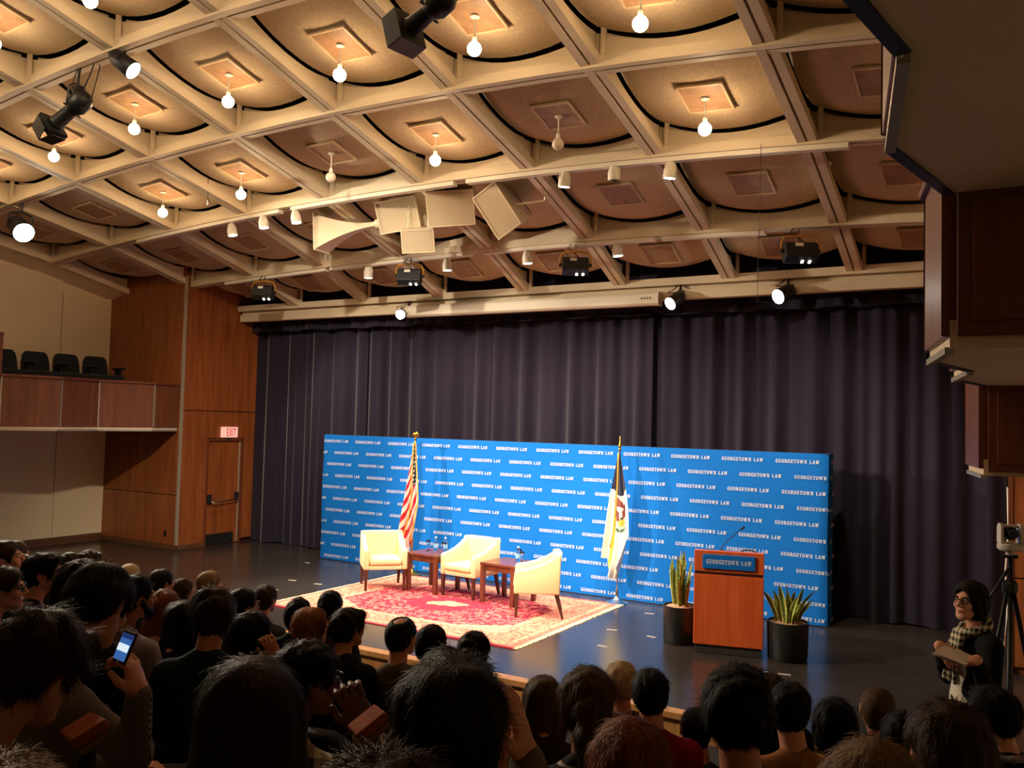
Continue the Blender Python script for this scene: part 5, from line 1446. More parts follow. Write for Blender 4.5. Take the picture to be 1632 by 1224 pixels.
def place_hand(side, wrist, toward, palm, curl, h=0.0045):
    """side +1 right, -1 left; palm = direction the palm faces"""
    v, f = hand_parts(curl, h); v = v.copy(); f = f.copy()
    y = Vector(toward).normalized(); z = -(Vector(palm)-y*Vector(palm).dot(y)).normalized(); x = y.cross(z)
    v[:,0] *= -side
    if side > 0: f = f[:, ::-1]
    Mx = np.array([list(x), list(y), list(z)]).T
    return (v@Mx.T+np.array(wrist), f)
def add_hand(body, side, wrist, toward, palm, curl):
    y = Vector(toward).normalized(); z = -(Vector(palm)-y*Vector(palm).dot(y)).normalized(); x = y.cross(z)
    Mx = np.array([list(x), list(y), list(z)]).T; w = np.array(wrist); mir = np.array([-side,1,1])
    T_ = lambda p: Mx@(np.array(p)*mir)+w
    body.cap(T_((0,-0.008,0)), T_((0,0.012,0)), 0.025, 0.026, k=0.015); body.ell(T_((0,0.045,0)), (0.041,0.052,0.017), Mx, k=0.02)
    for xx, L in ((-0.031,0.060),(-0.0105,0.072),(0.0105,0.077),(0.031,0.070)):
        p = np.array([xx,0.084,0.0]); a = 0.15+curl*0.4; r = 0.0090
        for q in (0.45,0.32,0.25):
            n_ = p+np.array([xx*0.9,math.cos(a),-math.sin(a)])*L*q*1.05
            body.cap(T_(p), T_(n_), r, r*0.93, k=0.004); p = n_; r *= 0.93; a += curl
    body.cap(T_((0.030,0.020,-0.004)), T_((0.055,0.050,-0.014)), 0.013, 0.011, k=0.012); body.cap(T_((0.055,0.050,-0.014)), T_((0.055+0.008*(1-curl),0.082,-0.018-0.012*curl)), 0.011, 0.009, k=0.006)
def strands(me, n, length, width, crown, seed, grav=0.25, lift=0.004):
    """fine ribbons lying over a hair mesh, combed away from the crown"""
    rs = np.random.RandomState(seed)
    nv = len(me.vertices); co_ = np.empty(nv*3, np.float32); me.vertices.foreach_get('co', co_); co_ = co_.reshape(-1,3).astype(float)
    no = np.empty(nv*3, np.float32); me.vertices.foreach_get('normal', no); no = no.reshape(-1,3).astype(float)
    pick = rs.choice(nv, min(n, nv*2), replace=nv < n)
    p = co_[pick]+rs.normal(size=(len(pick),3))*0.003; nn = no[pick]
    outw = p-crown[None]; outw[:,2] -= grav*np.linalg.norm(outw, axis=1)
    t = outw-nn*(outw*nn).sum(1)[:,None]; t /= (np.linalg.norm(t, axis=1)[:,None]+1e-6)
    t += rs.normal(size=t.shape)*0.16; t /= np.linalg.norm(t, axis=1)[:,None]
    sd = np.cross(t, nn); sd /= (np.linalg.norm(sd, axis=1)[:,None]+1e-6)
    L = length*rs.uniform(0.6, 1.3, len(p)); R_ = 0.085
    V = []
    for k, f in enumerate((0.0, 0.33, 0.66, 1.0)):
        s_ = L*f; drop = s_*s_/(2*R_)
        c_ = p+t*s_[:,None]-nn*(drop*0.9)[:,None]+nn*(0.0015+lift*rs.uniform(0.2,1,len(p))*f)[:,None]
        w_ = width*(1-0.8*f)
        V.append(c_-sd*w_); V.append(c_+sd*w_)
    V = np.stack(V, 1); m_ = len(p)
    F = np.concatenate([np.stack([np.arange(m_)*8+2*k, np.arange(m_)*8+2*k+1, np.arange(m_)*8+2*k+3, np.arange(m_)*8+2*k+2], 1) for k in range(3)])
    return V.reshape(-1,3), F
TROUS = {}
def lower_body(root, cm):
    if 'm' not in TROUS:
        s = SDF()
        s.ell((0,-0.06,0.57), (0.175,0.13,0.12), k=0.05)
        for q in (-1, 1):
            s.cap((q*0.09,-0.03,0.555), (q*0.115,0.40,0.545), 0.088, 0.064, k=0.05); s.cap((q*0.115,0.40,0.545), (q*0.12,0.43,0.10), 0.062, 0.046, k=0.03)
        TROUS['m'] = s.mesh(0.015)
        s2 = SDF(); 
        for q in (1,): s2.cap((0,-0.04,0.045), (0,0.11,0.032), 0.042, 0.036, k=0.02); s2.ell((0,0.03,0.012), (0.046,0.12,0.016), k=0.01)
        TROUS['s'] = np_mesh('shoe', [s2.mesh(0.011)]); TROUS['s'].materials.append(M_BLACKPL)
    key = 'me_'+cm.name
    if key not in TROUS:
        TROUS[key] = np_mesh('trousers', [TROUS['m']]); TROUS[key].materials.append(cm)
    link('trousers', TROUS[key], None, root)
    for q in (-1, 1): link('shoe', TROUS['s'], None, root, (q*0.12,0.44,0.0), (0,0,-q*0.15))
def rotm(yaw, pitch, roll):
    return np.array((Matrix.Rotation(yaw, 3, 'Z') @ Matrix.Rotation(pitch, 3, 'X') @ Matrix.Rotation(roll, 3, 'Y')))
def glasses(root, R, c, mt=None):
    mb = MB(); Mx = Matrix.Translation(c) @ Matrix([list(r)+[0] for r in R]+[[0,0,0,1]]).to_4x4()
    for q in (-1, 1):
        pts = [(q*0.033+0.025*math.cos(a)*1.0, 0.104-0.012*abs(math.cos(a)*0.5), 0.003+0.018*math.sin(a)) for a in [2*PI*k/16 for k in range(17)]]
        mb.tube(pts, 0.0028, 6, Mx); mb.tube([(q*0.058,0.098,0.008),(q*0.078,0.05,0.010),(q*0.084,-0.01,0.008),(q*0.083,-0.03,-0.006)], 0.0028, 6, Mx)
    mb.tube([(-0.008,0.106,0.006),(0,0.110,0.008),(0.008,0.106,0.006)], 0.0028, 6, Mx)
    return mb.build('spectacles', mt or M_SPEC, root, smooth=True)
def face_bits(root, R, c, hc, fem=False):
    Mx = Matrix.Translation(c) @ Matrix([list(r)+[0] for r in R]+[[0,0,0,1]]).to_4x4()
    mb = MB()
    for q in (-1, 1): mb.sphere((q*0.031,0.0805,0.004), 0.0125, 12, 8, Mx)
    mb.build('eyes', M_EYE, root, smooth=True)
    mb = MB()
    for q in (-1, 1): mb.sphere((q*0.031+0.001,0.0895,0.004), 0.0055, 10, 6, Mx, (1,0.75,1))
    mb.build('irises', M_IRIS, root, smooth=True)
    for q in (-1, 1): MB().tube([(q*0.014,0.0925,0.019),(q*0.03,0.0925,0.025),(q*0.047,0.083,0.020)], [0.003,0.0042,0.002], 6, Mx).build('eyebrow', hair_mat(hc), root, smooth=True)
    mb = MB(); mb.tube([(-0.020,0.0885,-0.064),(0,0.0945,-0.062),(0.020,0.0885,-0.064)], [0.002,0.0045,0.002], 6, Mx); mb.tube([(-0.017,0.0885,-0.070),(0,0.0935,-0.0715),(0.017,0.0885,-0.070)], [0.002,0.0048,0.002], 6, Mx)
    mb.build('lips', M_LIP, root, smooth=True)

PEOPLE = []
def person(u, v, w, hair, hc, skin, cloth, label, yaw=None, pitch=0.0, roll=0.0, fem=False, gl=False, face=False, byaw=None, lean=0.0, arms=None, collar=None, legs='navy', dz=0.0, d=None, seed=None, beard=False, scale=None):
    """u, v: centre of the head in the photograph; w: width of the head there, which gives its distance"""
    hw_ = {'bob': 0.196, 'long': 0.212, 'longer': 0.216, 'messy': 0.196, 'full': 0.188, 'buzz': 0.164}.get(hair, 0.180)
    if scale is None: scale = min(1.15, max(0.86, d*w/(CF*hw_))) if d is not None else 1.0
    dep = d if d is not None else CF*hw_*scale/w
    P = at(u, v, d=dep)-Vector((0,0,0.022*scale))
    stage_dir = math.atan2(-(-6.6-P.x), 10.4-P.y)
    if yaw is None: hy = stage_dir
    else: hy = math.radians(yaw)
    by = math.radians(byaw) if byaw is not None else (0.65*stage_dir+0.35*hy)
    fz = FL(P.y)
    ca, sa = math.cos(by), math.sin(by)
    lf = 0.03+lean
    rx, ry = P.x-(-sa)*lf, P.y-ca*lf
    fz = FL(ry)
    root = empty('person', (rx, ry, fz), by); root.scale = (scale,)*3
    hz = (P.z-fz)/scale; lf = lf/scale
    c = np.array([0, lf, hz]); R = rotm(hy-by, -math.radians(-pitch), math.radians(roll))
    seed = len(PEOPLE)*7+3 if seed is None else seed
    near = dep < 2.9
    hh = 0.0055 if near else (0.007 if dep < 5 else 0.009)
    fs = 0.93 if fem else 1.0
    sh = hz-0.245; shy = -0.035+lean*0.45
    body = head_sdf(fem).xf(R, c)
    nb = c+R@np.array([0,-0.030,-0.055])
    body.cap(nb, (0,shy-0.02,sh+0.05), 0.056*fs, 0.058*fs, k=0.025); body.cap((0,shy-0.02,sh+0.05), (0,shy-0.01,sh-0.07), 0.056*fs, 0.050*fs, k=0.03)
    # arms
    Mi = (Matrix.Translation((rx, ry, fz)) @ Matrix.Rotation(by, 4, 'Z') @ Matrix.Scale(scale, 4)).inverted()
    arm_pts = []
    for q in (-1, 1):
        spec = (arms or {}).get('R' if q > 0 else 'L')
        s0 = np.array([q*0.185*fs, shy-0.01, sh-0.015])
        if spec is None:
            el = np.array([q*0.235*fs, 0.04+lean*0.3, sh-0.29]); wr_ = np.array([q*0.10, 0.27, 0.685]); tw = Vector((-q*0.25,1,-0.12)); pm = Vector((0,0,-1)); cu = 0.35
        else:
            el = np.array(Mi @ at(*spec[0][:2], d=spec[0][2])); wr_ = np.array(Mi @ at(*spec[1][:2], d=spec[1][2]))
            tw = (Mi @ at(*spec[2][:2], d=spec[2][2]))-Vector(wr_); pm = Mi.to_3x3() @ Vector(spec[3]); cu = spec[4]
        arm_pts.append((s0, el, wr_))
        body.cap((0,shy-0.01,sh-0.05), s0, 0.030, 0.032, k=0.02); body.cap(s0, el, 0.032, 0.030, k=0.02); body.cap(el, wr_, 0.030, 0.026, k=0.02)
        add_hand(body, q, wr_, tw, pm, cu)
    me = np_mesh('body', [body.mesh(hh)]); me.materials.append(skin_mat('skin_'+skin, SKIN[skin]))
    link('body', me, None, root)
    # clothes
    s = SDF(); hipz = 0.60
    s.ell((0,shy-0.005,sh-0.14), (0.165*fs,0.112,0.165), k=0.05)
    s.ell((0,(shy-0.07)/2-0.01,(sh-0.2+hipz)/2), (0.155*fs,0.115,max(0.16,(sh-hipz)*0.5)), k=0.06)
    s.ell((0,-0.065,hipz-0.01), (0.170,0.125,0.13), k=0.05)
    s.cap((0,shy-0.022,sh+0.045), (0,shy-0.012,sh-0.10), 0.074*fs, 0.105, k=0.03)
    s.cap((-0.150*fs,shy-0.015,sh-0.02), (0.150*fs,shy-0.015,sh-0.02), 0.066, k=0.05)
    for q in (-1, 1): s.cap((q*0.12*fs,shy-0.02,sh+0.005), (q*0.045,shy-0.025,sh+0.065), 0.050, 0.034, k=0.04)
    for s0, el, wr_ in arm_pts:
        s.cap(s0, el, 0.060*fs, 0.050*fs, k=0.04); s.cap(el, wr_, 0.049*fs, 0.034*fs, k=0.03)
    me = np_mesh('clothing', [s.mesh(0.010 if near else 0.014, noise=0.0022, nf=38, seed=seed)]); me.materials.append(CLOTH[cloth])
    link('clothing', me, None, root)
    if collar:
        cs = SDF()
        for k in range(10):
            a0, a1 = 2*PI*k/10, 2*PI*(k+1)/10
            f_ = lambda a: (0.068*math.sin(a), shy-0.022+0.070*math.cos(a)+0.004, sh+0.075-0.018*math.cos(a))
            cs.cap(f_(a0), f_(a1), 0.016, k=0.008)
        me = np_mesh('collar', [cs.mesh(0.008)]); me.materials.append(CLOTH[collar]); link('collar', me, None, root)
    # hair
    hs = hair_sdf(hair).xf(R, c)
    nz = {'messy': 0.006, 'full': 0.004, 'buzz': 0.0008, 'bald': 0.0015}.get(hair, 0.003)
    if hair != 'none':
        hm = hs.mesh(hh*1.05, noise=nz, nf=95 if hair not in ('long','longer') else 60, seed=seed)
        me = np_mesh('hair', [hm]); lg = hair in ('long','longer','bob')
        n_s = (5200 if dep < 2.0 else 3200 if dep < 3.2 else 1200 if dep < 5.2 else 500)*(1.6 if lg else 1)
        ln = {'buzz': 0.010, 'bald': 0.022, 'short': 0.028, 'messy': 0.050, 'full': 0.042}.get(hair, 0.062)
        st = strands(me, int(n_s), ln, 0.0009 if dep < 2.0 else 0.0013 if dep < 3.2 else 0.0022, c+R@np.array([0,-0.05,0.12]), seed, 0.8 if lg else 0.2, {'messy': 0.012, 'full': 0.007, 'short': 0.005}.get(hair, 0.003))
        bpy.data.meshes.remove(me)
        me = np_mesh('hair', [hm, st]); me.materials.append(hair_mat(hc))
        link('hair', me, None, root)
    if beard:
        bs = SDF(); bs.cap((0.052,0.000,-0.02), (0.028,0.066,-0.096), 0.026, 0.029, k=0.02); bs.cap((-0.052,0.000,-0.02), (-0.028,0.066,-0.096), 0.026, 0.029, k=0.02); bs.ell((0,0.074,-0.103), (0.036,0.029,0.028), k=0.02); bs.ell((0,0.110,-0.055), (0.035,0.030,0.020), k=0.008, sub=True)
        me = np_mesh('beard', [bs.xf(R, c).mesh(hh, noise=0.001, nf=150, seed=seed)]); me.materials.append(hair_mat(hc)); link('beard', me, None, root)
    if gl: glasses(root, R, c)
    if face: face_bits(root, R, c, hc, fem)
    lower_body(root, CLOTH[legs])
    tag(root, label, 'person', 'seated audience')
    ws = ('dark theatre seat under the '+label).replace(',', '').split()[:14]
    while ws[-1] in ('a','the','and','in','of','with','at','by','above','behind','between','beside','right','left','black','dark','large','looking','seen','from','bent','in','near','far','over','two','on'): ws.pop()
    place_seat(rx-(-sa)*0.02, ry-ca*0.02, fz, by, ' '.join(ws), 'audience seats')
    PEOPLE.append((label, P, rx, ry, dep, hz*scale, fz))
    return root

# ------------------------------------------------------------------ the audience, left to right
person(8, 885, 44, 'short', 'brown', 'pale', 'charcoal', 'person with short brown hair cut by the left edge, highest of the faces there', yaw=-40, pitch=8, face=True, d=5.6)
person(6, 932, 53, 'short', 'brown', 'pale', 'blue', 'person in black glasses, white collar and blue jacket at the left edge', yaw=-40, pitch=2, gl=True, face=True, collar='white', d=4.05)
person(25, 880, 34, 'buzz', 'mid', 'light', 'charcoal', 'person with thinning hair, top of head just above the dark haired man at left', yaw=10)
person(34, 905, 40, 'short', 'brown', 'light', 'charcoal', 'person with brown hair between the man in glasses and the man in the dark suit', yaw=0)
person(72, 908, 49, 'full', 'black', 'light', 'navy', 'person with swept black hair in a dark suit and pale blue collar looking right', yaw=-42, pitch=6, face=True, collar='lavender', d=4.9)
person(112, 898, 32, 'short', 'dark', 'light', 'brown', 'person with dark hair in the far row right of the man in the suit', yaw=5)
person(142, 896, 34, 'messy', 'brown', 'light', 'brown', 'person with messy brown hair in the far row above the dark round head', yaw=10, d=7.2)
person(128, 930, 74, 'bob', 'black', 'tan', 'black', 'person with a rounded black bob behind the person reading a phone', yaw=45, fem=True, d=3.25)
person(160, 950, 92, 'short', 'dark', 'light', 'pin', 'person in a pinstriped shirt bent over a glowing phone', yaw=18, pitch=-32, byaw=-12, lean=0.10, legs='jeans', collar='grey', d=2.72,
       arms={'R': ((212,1200,2.50), (222,1108,2.40), (204,1036,2.42), (-0.75,-0.3,0.3), 1.0), 'L': None})
person(216, 945, 51, 'short', 'black', 'tan', 'lavender', 'person in a grey shirt with dark beard in profile', yaw=-16, beard=True, face=True, collar='lavender', d=4.15)
person(62, 1048, 130, 'messy', 'brown', 'light', 'black', 'person with tousled brown hair and black shirt bent forward at lower left', yaw=14, pitch=-30, byaw=-6, lean=0.10, d=1.95)
person(207, 915, 30, 'buzz', 'blond', 'pale', 'charcoal', 'person with pale thin hair in the far row above the bearded man', yaw=20)
person(258, 925, 33, 'short', 'dark', 'light', 'charcoal', 'person with short dark hair in the far row above the red haired woman', yaw=-5, d=6.8)
person(292, 937, 32, 'long', 'brown', 'light', 'brown', 'person with brown hair in the far row between two dark heads', yaw=-25, fem=True, face=True, d=7.9)
person(335, 926, 35, 'long', 'fair', 'pale', 'charcoal', 'person with light brown hair in the far row, forehead lit', yaw=-30, fem=True, face=True)
person(262, 965, 55, 'long', 'auburn', 'light', 'sand', 'person with long auburn hair and sand top left of the green jacket', yaw=40, fem=True, d=5.0)
person(290, 985, 58, 'longer', 'black', 'light', 'black', 'person with long straight black hair beside the green jacket', yaw=25, fem=True, d=4.5)
person(338, 972, 64, 'messy', 'brown', 'light', 'green', 'person with curly brown hair in a dark green jacket seen from behind', yaw=55, roll=-4, d=3.6)
person(388, 960, 41, 'short', 'black', 'tan', 'charcoal', 'person with cropped black hair and glasses in profile behind the green jacket', yaw=-18, gl=True, face=True, d=6.0)
person(424, 950, 34, 'short', 'brown', 'light', 'charcoal', 'person with short brown hair against the corner of the rug', yaw=15)
person(402, 1005, 58, 'bob', 'black', 'tan', 'black', 'person with a straight black bob resting chin on hand', yaw=-18, fem=True, face=True, arms={'R': ((452,1090,4.0), (438,1050,3.98), (428,1022,3.98), (-0.8,0.2,0.3), 0.9), 'L': None}, d=4.15)
person(476, 972, 38, 'bob', 'black', 'light', 'black', 'person with smooth black hair above the red haired woman', yaw=25, fem=True, d=6.0)
person(497, 992, 47, 'bob', 'red', 'pale', 'charcoal', 'person with bright red hair looking right toward the stage', yaw=-34, fem=True, face=True, d=5.15)
person(527, 962, 38, 'short', 'black', 'light', 'charcoal', 'person with round black hair in front of the rug edge', yaw=25, d=6.7)
person(556, 995, 47, 'full', 'dark', 'light', 'black', 'person with full dark hair in a black suit seen from behind at centre', yaw=-12, d=5.1)
person(492, 1070, 86, 'short', 'black', 'brown', 'plaid', 'person in a plaid shirt and glasses looking right, lower centre left', yaw=-26, pitch=-4, gl=True, face=True, byaw=-5, arms={'R': ((598,1215,2.35), (580,1160,2.28), (562,1118,2.28), (-0.6,0.4,0.3), 0.9), 'L': None}, d=2.75)
person(398, 1128, 172, 'longer', 'brown', 'light', 'black', 'person with long straight brown hair in the foreground, back turned', yaw=42, fem=True, d=1.62)
person(8, 1315, 135, 'short', 'fair', 'light', 'black', 'person with fair hair, only the top of the head at the lower left corner', yaw=45, d=1.1)
person(641, 1008, 47, 'bald', 'dark', 'light', 'olive', 'person with a bald crown in an olive jacket seen from behind', yaw=4)
person(690, 1018, 44, 'bob', 'black', 'light', 'olive', 'person with black hair leaning right of the bald crowned man', yaw=-22, fem=True, roll=12, face=True, d=5.8)
person(756, 1034, 50, 'pony', 'black', 'tan', 'pink', 'person with a black ponytail and dusky pink top near the stage edge', yaw=14, fem=True)
person(708, 1068, 78, 'long', 'dark', 'light', 'brown', 'person with long dark hair behind the large foreground head', yaw=25, fem=True)
person(718, 1140, 168, 'full', 'dark', 'light', 'knit', 'person in a knit sweater, large dark head in the centre foreground, hands raised', yaw=36, byaw=34,
       arms={'R': ((880,1350,1.52), (838,1212,1.68), (818,1100,1.70), (-0.7,-0.2,0.2), 0.3), 'L': ((620,1330,1.5), (775,1225,1.78), (800,1180,1.78), (0.2,-0.8,0.2), 0.5)})
person(603, 1330, 128, 'messy', 'brown', 'light', 'black', 'person with brown hair cut by the bottom edge left of the large foreground head', yaw=35, d=1.05)
person(866, 1108, 68, 'longer', 'mid', 'light', 'brown', 'person with long light brown hair to the shoulders, right of the centre foreground head', yaw=22, fem=True, d=3.9)
person(936, 1110, 84, 'pony', 'mid', 'light', 'stripe', 'person with a brown ponytail in a black and white striped top', yaw=24, fem=True)
person(990, 1082, 50, 'full', 'blond', 'light', 'charcoal', 'person with short grey blond hair between the ponytail and the black haired man', yaw=25, fem=True)
person(1037, 1098, 58, 'short', 'black', 'light', 'maroon', 'person with spiky black hair in a dark red top in front of the podium', yaw=22)
person(1003, 1205, 132, 'long', 'auburn', 'light', 'black', 'person with auburn hair in the foreground below the striped top', yaw=25, fem=True)
person(1175, 1120, 104, 'full', 'black', 'tan', 'black', 'person with thick black hair, bare neck and black top in front of the podium', yaw=16)
person(1110, 1155, 50, 'buzz', 'black', 'tan', 'charcoal', 'person in a dark grey jacket low beside the thick black hair', yaw=20, d=5.0)
person(1228, 1098, 46, 'short', 'brown', 'light', 'black', 'person with brown hair peeking between two black haired heads', yaw=15, d=5.0)
person(1260, 1122, 64, 'short', 'black', 'light', 'tan', 'person with black hair in a tan hooded coat', yaw=6, d=3.5)
person(1331, 1146, 64, 'bob', 'black', 'light', 'black', 'person with smooth black hair right of the tan coat', yaw=10, fem=True, d=4.1)
person(1399, 1124, 52, 'buzz', 'mid', 'light', 'black', 'person with buzzed hair and bare neck in a black shirt', yaw=8, d=4.75)
person(1392, 1262, 128, 'long', 'fair', 'light', 'brown', 'person with fair brown hair at the bottom edge, right of the tan coat', yaw=10, fem=True, d=1.45)
person(1440, 1165, 52, 'long', 'black', 'light', 'black', 'person with black hair low behind the buzzed head', yaw=5, fem=True, d=3.7)
person(1510, 1185, 122, 'short', 'brown', 'light', 'darkred', 'person with short wavy brown hair in the foreground at lower right', yaw=26)
person(1580, 1130, 64, 'full', 'black', 'light', 'black', 'person with black hair and glasses looking left at the lower right edge', yaw=68, pitch=4, gl=True, face=True, collar='grey', d=3.8)

# ------------------------------------------------------------------ the standing woman
def standing_woman():
    P = at(1550, 957, d=5.9); hy = math.radians(150); by = math.radians(122)
    fz = FL(P.y); root = empty('person', (P.x, P.y, fz), by); WS = 1.07; root.scale = (WS,)*3; hz = (P.z-fz)/WS
    c = np.array([0,0.02,hz]); R = rotm(hy-by, math.radians(4), 0)
    sh = hz-0.235; body = head_sdf(True).xf(R, c)
    nb = c+R@np.array([0,-0.030,-0.055]); body.cap(nb, (0,-0.03,sh+0.05), 0.05, 0.052, k=0.025); body.cap((0,-0.03,sh+0.05), (0,-0.02,sh-0.05), 0.052, 0.055, k=0.03)
    Mi = (Matrix.Translation((P.x, P.y, fz)) @ Matrix.Rotation(by, 4, 'Z') @ Matrix.Scale(WS, 4)).inverted(); L_ = lambda u, v, d: np.array(Mi @ at(u, v, d=d))
    # her right arm is the nearer to the left of the picture
    rw, lw = L_(1498,1030,5.50), L_(1556,1052,5.42)
    re_, le = np.array([0.25,0.02,sh-0.30]), np.array([-0.25,0.03,sh-0.31])
    for q, el, wr_, tg_, pm_ in ((1, re_, rw, L_(1514,1050,5.46), Mi.to_3x3() @ Vector((0.4,0.2,-0.6))), (-1, le, lw, L_(1526,1060,5.42), Vector((0,0,1)))):
        body.cap((0,-0.02,sh-0.04), (q*0.175,-0.03,sh-0.02), 0.03, 0.032, k=0.02); body.cap((q*0.175,-0.03,sh-0.02), el, 0.032, 0.03, k=0.02); body.cap(el, wr_, 0.030, 0.026, k=0.02)
        add_hand(body, q, wr_, Vector(tg_)-Vector(wr_), pm_, 0.7)
    me = np_mesh('body', [body.mesh(0.0055)]); me.materials.append(skin_mat('skin_pale', SKIN['pale'])); link('body', me, None, root)
    s = SDF(); s.ell((0,-0.02,sh-0.15), (0.170,0.120,0.17), k=0.05); s.ell((0,-0.01,sh-0.34), (0.165,0.125,0.18), k=0.06); s.ell((0,-0.01,sh-0.52), (0.195,0.14,0.16), k=0.06)
    s.cap((-0.14,-0.03,sh-0.02), (0.14,-0.03,sh-0.02), 0.064, k=0.05)
    for q in (-1, 1): s.cap((q*0.11,-0.03,sh+0.0), (q*0.045,-0.03,sh+0.06), 0.05, 0.034, k=0.04)
    for q, el, wr_ in ((1, re_, rw), (-1, le, lw)):
        s.cap((q*0.175,-0.03,sh-0.02), el, 0.060, 0.052, k=0.04); s.cap(el, wr_+(el-wr_)*0.12, 0.054, 0.044, k=0.03)
    s.ell((-0.0,0.175,sh-0.33), (0.075,0.10,0.34), k=0.02, sub=True)      # open front of the jacket
    me = np_mesh('jacket', [s.mesh(0.010, 0.002, 35, 5)]); me.materials.append(CLOTH['black']); link('jacket', me, None, root)
    s = SDF(); s.ell((0,0.0,sh-0.2), (0.13,0.115,0.17), k=0.05); s.ell((0,0.01,sh-0.40), (0.14,0.12,0.17), k=0.05); s.ell((0,0.01,sh-0.53), (0.15,0.12,0.08), k=0.05)
    me = np_mesh('blouse', [s.mesh(0.011, 0.0015, 40, 6)]); me.materials.append(CLOTH['white']); link('blouse', me, None, root)
    s = SDF()
    for k in range(12):
        a0, a1 = 2*PI*k/12, 2*PI*(k+1)/12; f_ = lambda a: (0.078*math.sin(a), -0.015+0.080*math.cos(a), sh+0.07-0.035*math.cos(a)); s.cap(f_(a0), f_(a1), 0.027, k=0.012)
    for x in (-0.03, 0.0, 0.03): s.cap((x,0.085,sh+0.03), (x*1.6,0.135,sh-0.12), 0.024, 0.026, k=0.012); s.cap((x*1.6,0.135,sh-0.12), (x*1.9,0.145,sh-0.26), 0.024, 0.014, k=0.01)
    me = np_mesh('scarf', [s.mesh(0.007, 0.003, 90, 8)]); me.materials.append(CLOTH['scarf']); link('scarf', me, None, root)
    me = np_mesh('hair', [hair_sdf('bob').xf(R*1.0, c+np.array([0,0,0.004])).mesh(0.006, 0.003, 90, 4)]); me.materials.append(hair_mat('dark')); link('hair', me, None, root)
    glasses(root, R, c); face_bits(root, R, c, 'dark', True)
    s = SDF(); hp = sh-0.55
    s.ell((0,-0.01,hp), (0.18,0.135,0.14), k=0.05)
    for q in (-1, 1): s.cap((q*0.085,-0.01,hp-0.05), (q*0.09,0.0,0.48), 0.092, 0.062, k=0.04); s.cap((q*0.09,0.0,0.48), (q*0.09,-0.02,0.07), 0.062, 0.052, k=0.03)
    me = np_mesh('trousers', [s.mesh(0.014, 0.002, 30, 2)]); me.materials.append(CLOTH['black']); link('trousers', me, None, root)
    for q in (-1, 1): link('shoe', TROUS['s'], None, root, (q*0.09,0.02,0.0), (0,0,-q*0.1))
    tag(root, 'person standing at right in black jacket, checked scarf and glasses, holding papers', 'person')
    # papers
    a, b, c2, d_ = (Vector(at(*q[:2], d=q[2])) for q in ((1484,1042,5.36), (1504,1027,5.52), (1552,1050,5.52), (1535,1062,5.30)))
    pr = empty('paper_sheets', (a+b+c2+d_)/4); tag(pr, 'folded white paper sheets held by the standing woman', 'paper')
    o = (a+b+c2+d_)/4; M_PAP = mat('paper_white', srgb(226,214,206), 0.8, var=0.05)
    for k, dz_ in enumerate((0.0, 0.006, 0.012)):
        n_ = ((b-a).cross(d_-a)).normalized(); off = Vector((0.006*k,-0.004*k,dz_))
        vs = [p_-o+off for p_ in (a,b,c2,d_)]; vs += [p_+n_*0.0015 for p_ in vs]
        MB().add(vs, [(0,1,2,3),(7,6,5,4),(0,4,5,1),(1,5,6,2),(2,6,7,3),(3,7,4,0)]).build('sheet', M_PAP, pr)
standing_woman()

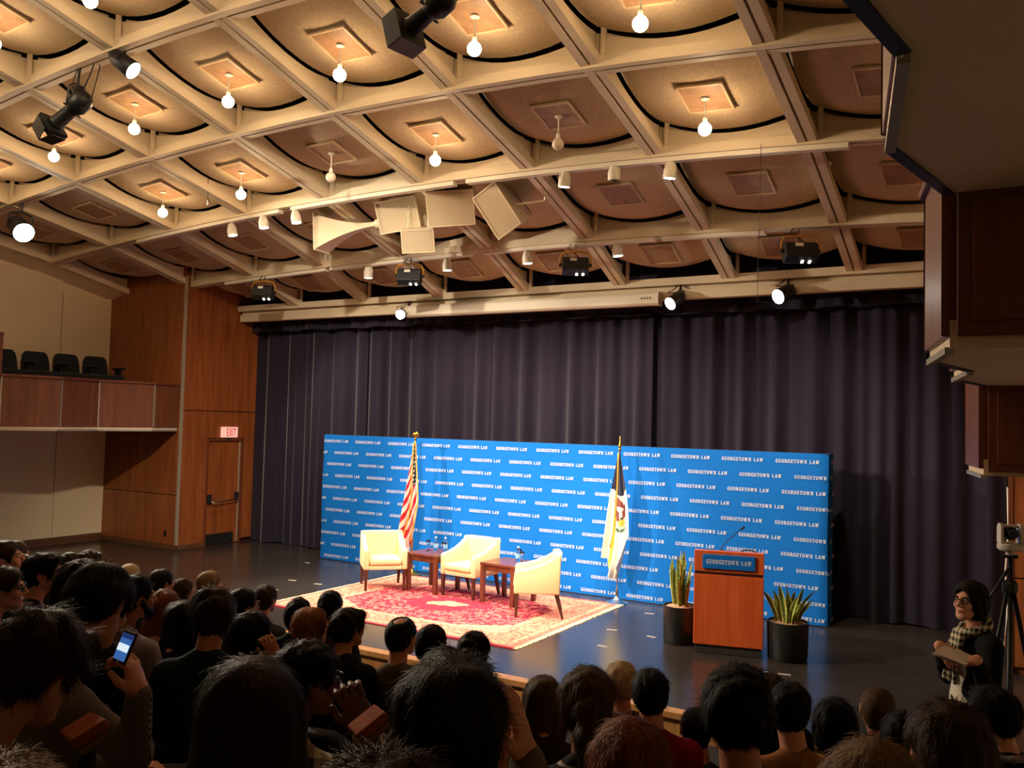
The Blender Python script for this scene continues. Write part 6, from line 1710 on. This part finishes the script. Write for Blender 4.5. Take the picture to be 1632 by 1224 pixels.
# ------------------------------------------------------------------ phone and tablet arms
def quad_thing(name, label, cat, px, thick, mt, partname):
    pts = [Vector(at(*q[:2], d=q[2])) for q in px]; o = sum(pts, Vector())/4
    r = empty(name, o); tag(r, label, cat)
    x = ((pts[1]-pts[0])+(pts[2]-pts[3]))/2; y0 = ((pts[3]-pts[0])+(pts[2]-pts[1]))/2
    wx, wy = x.length, y0.length; x.normalize(); n_ = x.cross(y0).normalized(); y = n_.cross(x)
    Mx = Matrix([[x[i], y[i], n_[i], 0] for i in range(3)]+[[0,0,0,1]])
    MB().box((0,0,0), (wx,wy,thick), Mx).build(partname, mt, r, bevel=min(0.006, thick*0.4), seg=3)
    return r, Mx, wx, wy
ph, Mx, wx, wy = quad_thing('smartphone', 'phone with a glowing blue screen held by the person in pinstripes', 'phone', ((175,1048,2.40),(194,1056,2.36),(224,1015,2.36),(206,1008,2.40)), 0.009, M_BLACKPL, 'case')
n_sg = 1 if (Mx @ Vector((0,0,1))).dot(CAM-ph.location) > 0 else -1
M_SCR = mat('phone_screen', (0.05,0.1,0.2), 0.2, emit=srgb(58,110,185), es=0.75, var=0.0); M_SCRW = mat('phone_screen_white', (0.5,0.5,0.5), 0.2, emit=srgb(220,235,245), es=1.0, var=0.0); M_SCRD = mat('phone_screen_dark', (0.03,0.05,0.1), 0.2, emit=srgb(30,60,130), es=0.6, var=0.0)
MB().box((0,0,n_sg*0.005), (wx*0.90,wy*0.80,0.001), Mx).build('screen', M_SCR, ph)
MB().box((0,-wy*0.02,n_sg*0.0062), (wx*0.86,wy*0.22,0.001), Mx).build('screen_card', M_SCRW, ph)
MB().box((0,wy*0.33,n_sg*0.0062), (wx*0.90,wy*0.13,0.001), Mx).build('screen_bar', M_SCRD, ph)
MB().cyl(Mx @ Vector((0,-wy*0.45,n_sg*0.0045)), Mx @ Vector((0,-wy*0.45,n_sg*0.006)), 0.005, 0.005, 12).build('home_button', M_CAMW, ph)
M_TAB = wood('tablet_wood', srgb(128,62,30), srgb(160,84,42), 0.9, 2, 0.0)
M_TAB.node_tree.nodes['Principled BSDF'].inputs['Specular IOR Level'].default_value = 0.08
def tablet(px, label):
    r, Mx, wx, wy = quad_thing('writing_tablet', label, 'tablet arm', px, 0.022, M_TAB, 'board')
    MB().box((0,0,-0.02), (wx*0.9,wy*0.85,0.014), Mx).build('under_board', M_WOODDK, r)
    MB().cyl(Mx @ Vector((0,0,-0.02)), Mx @ Vector((0,0,-0.02))+Vector((0,0,-0.22)), 0.016, 0.016, 10).build('support', M_BLACK, r)
tablet(((95,1172,1.75),(118,1190,1.62),(172,1152,1.66),(150,1140,1.80)), 'reddish wood writing tablet in front of the tousled brown hair at lower left')
tablet(((560,1160,2.10),(578,1180,2.0),(612,1138,2.05),(596,1128,2.18)), 'orange wood writing tablet left of the large centre foreground head')
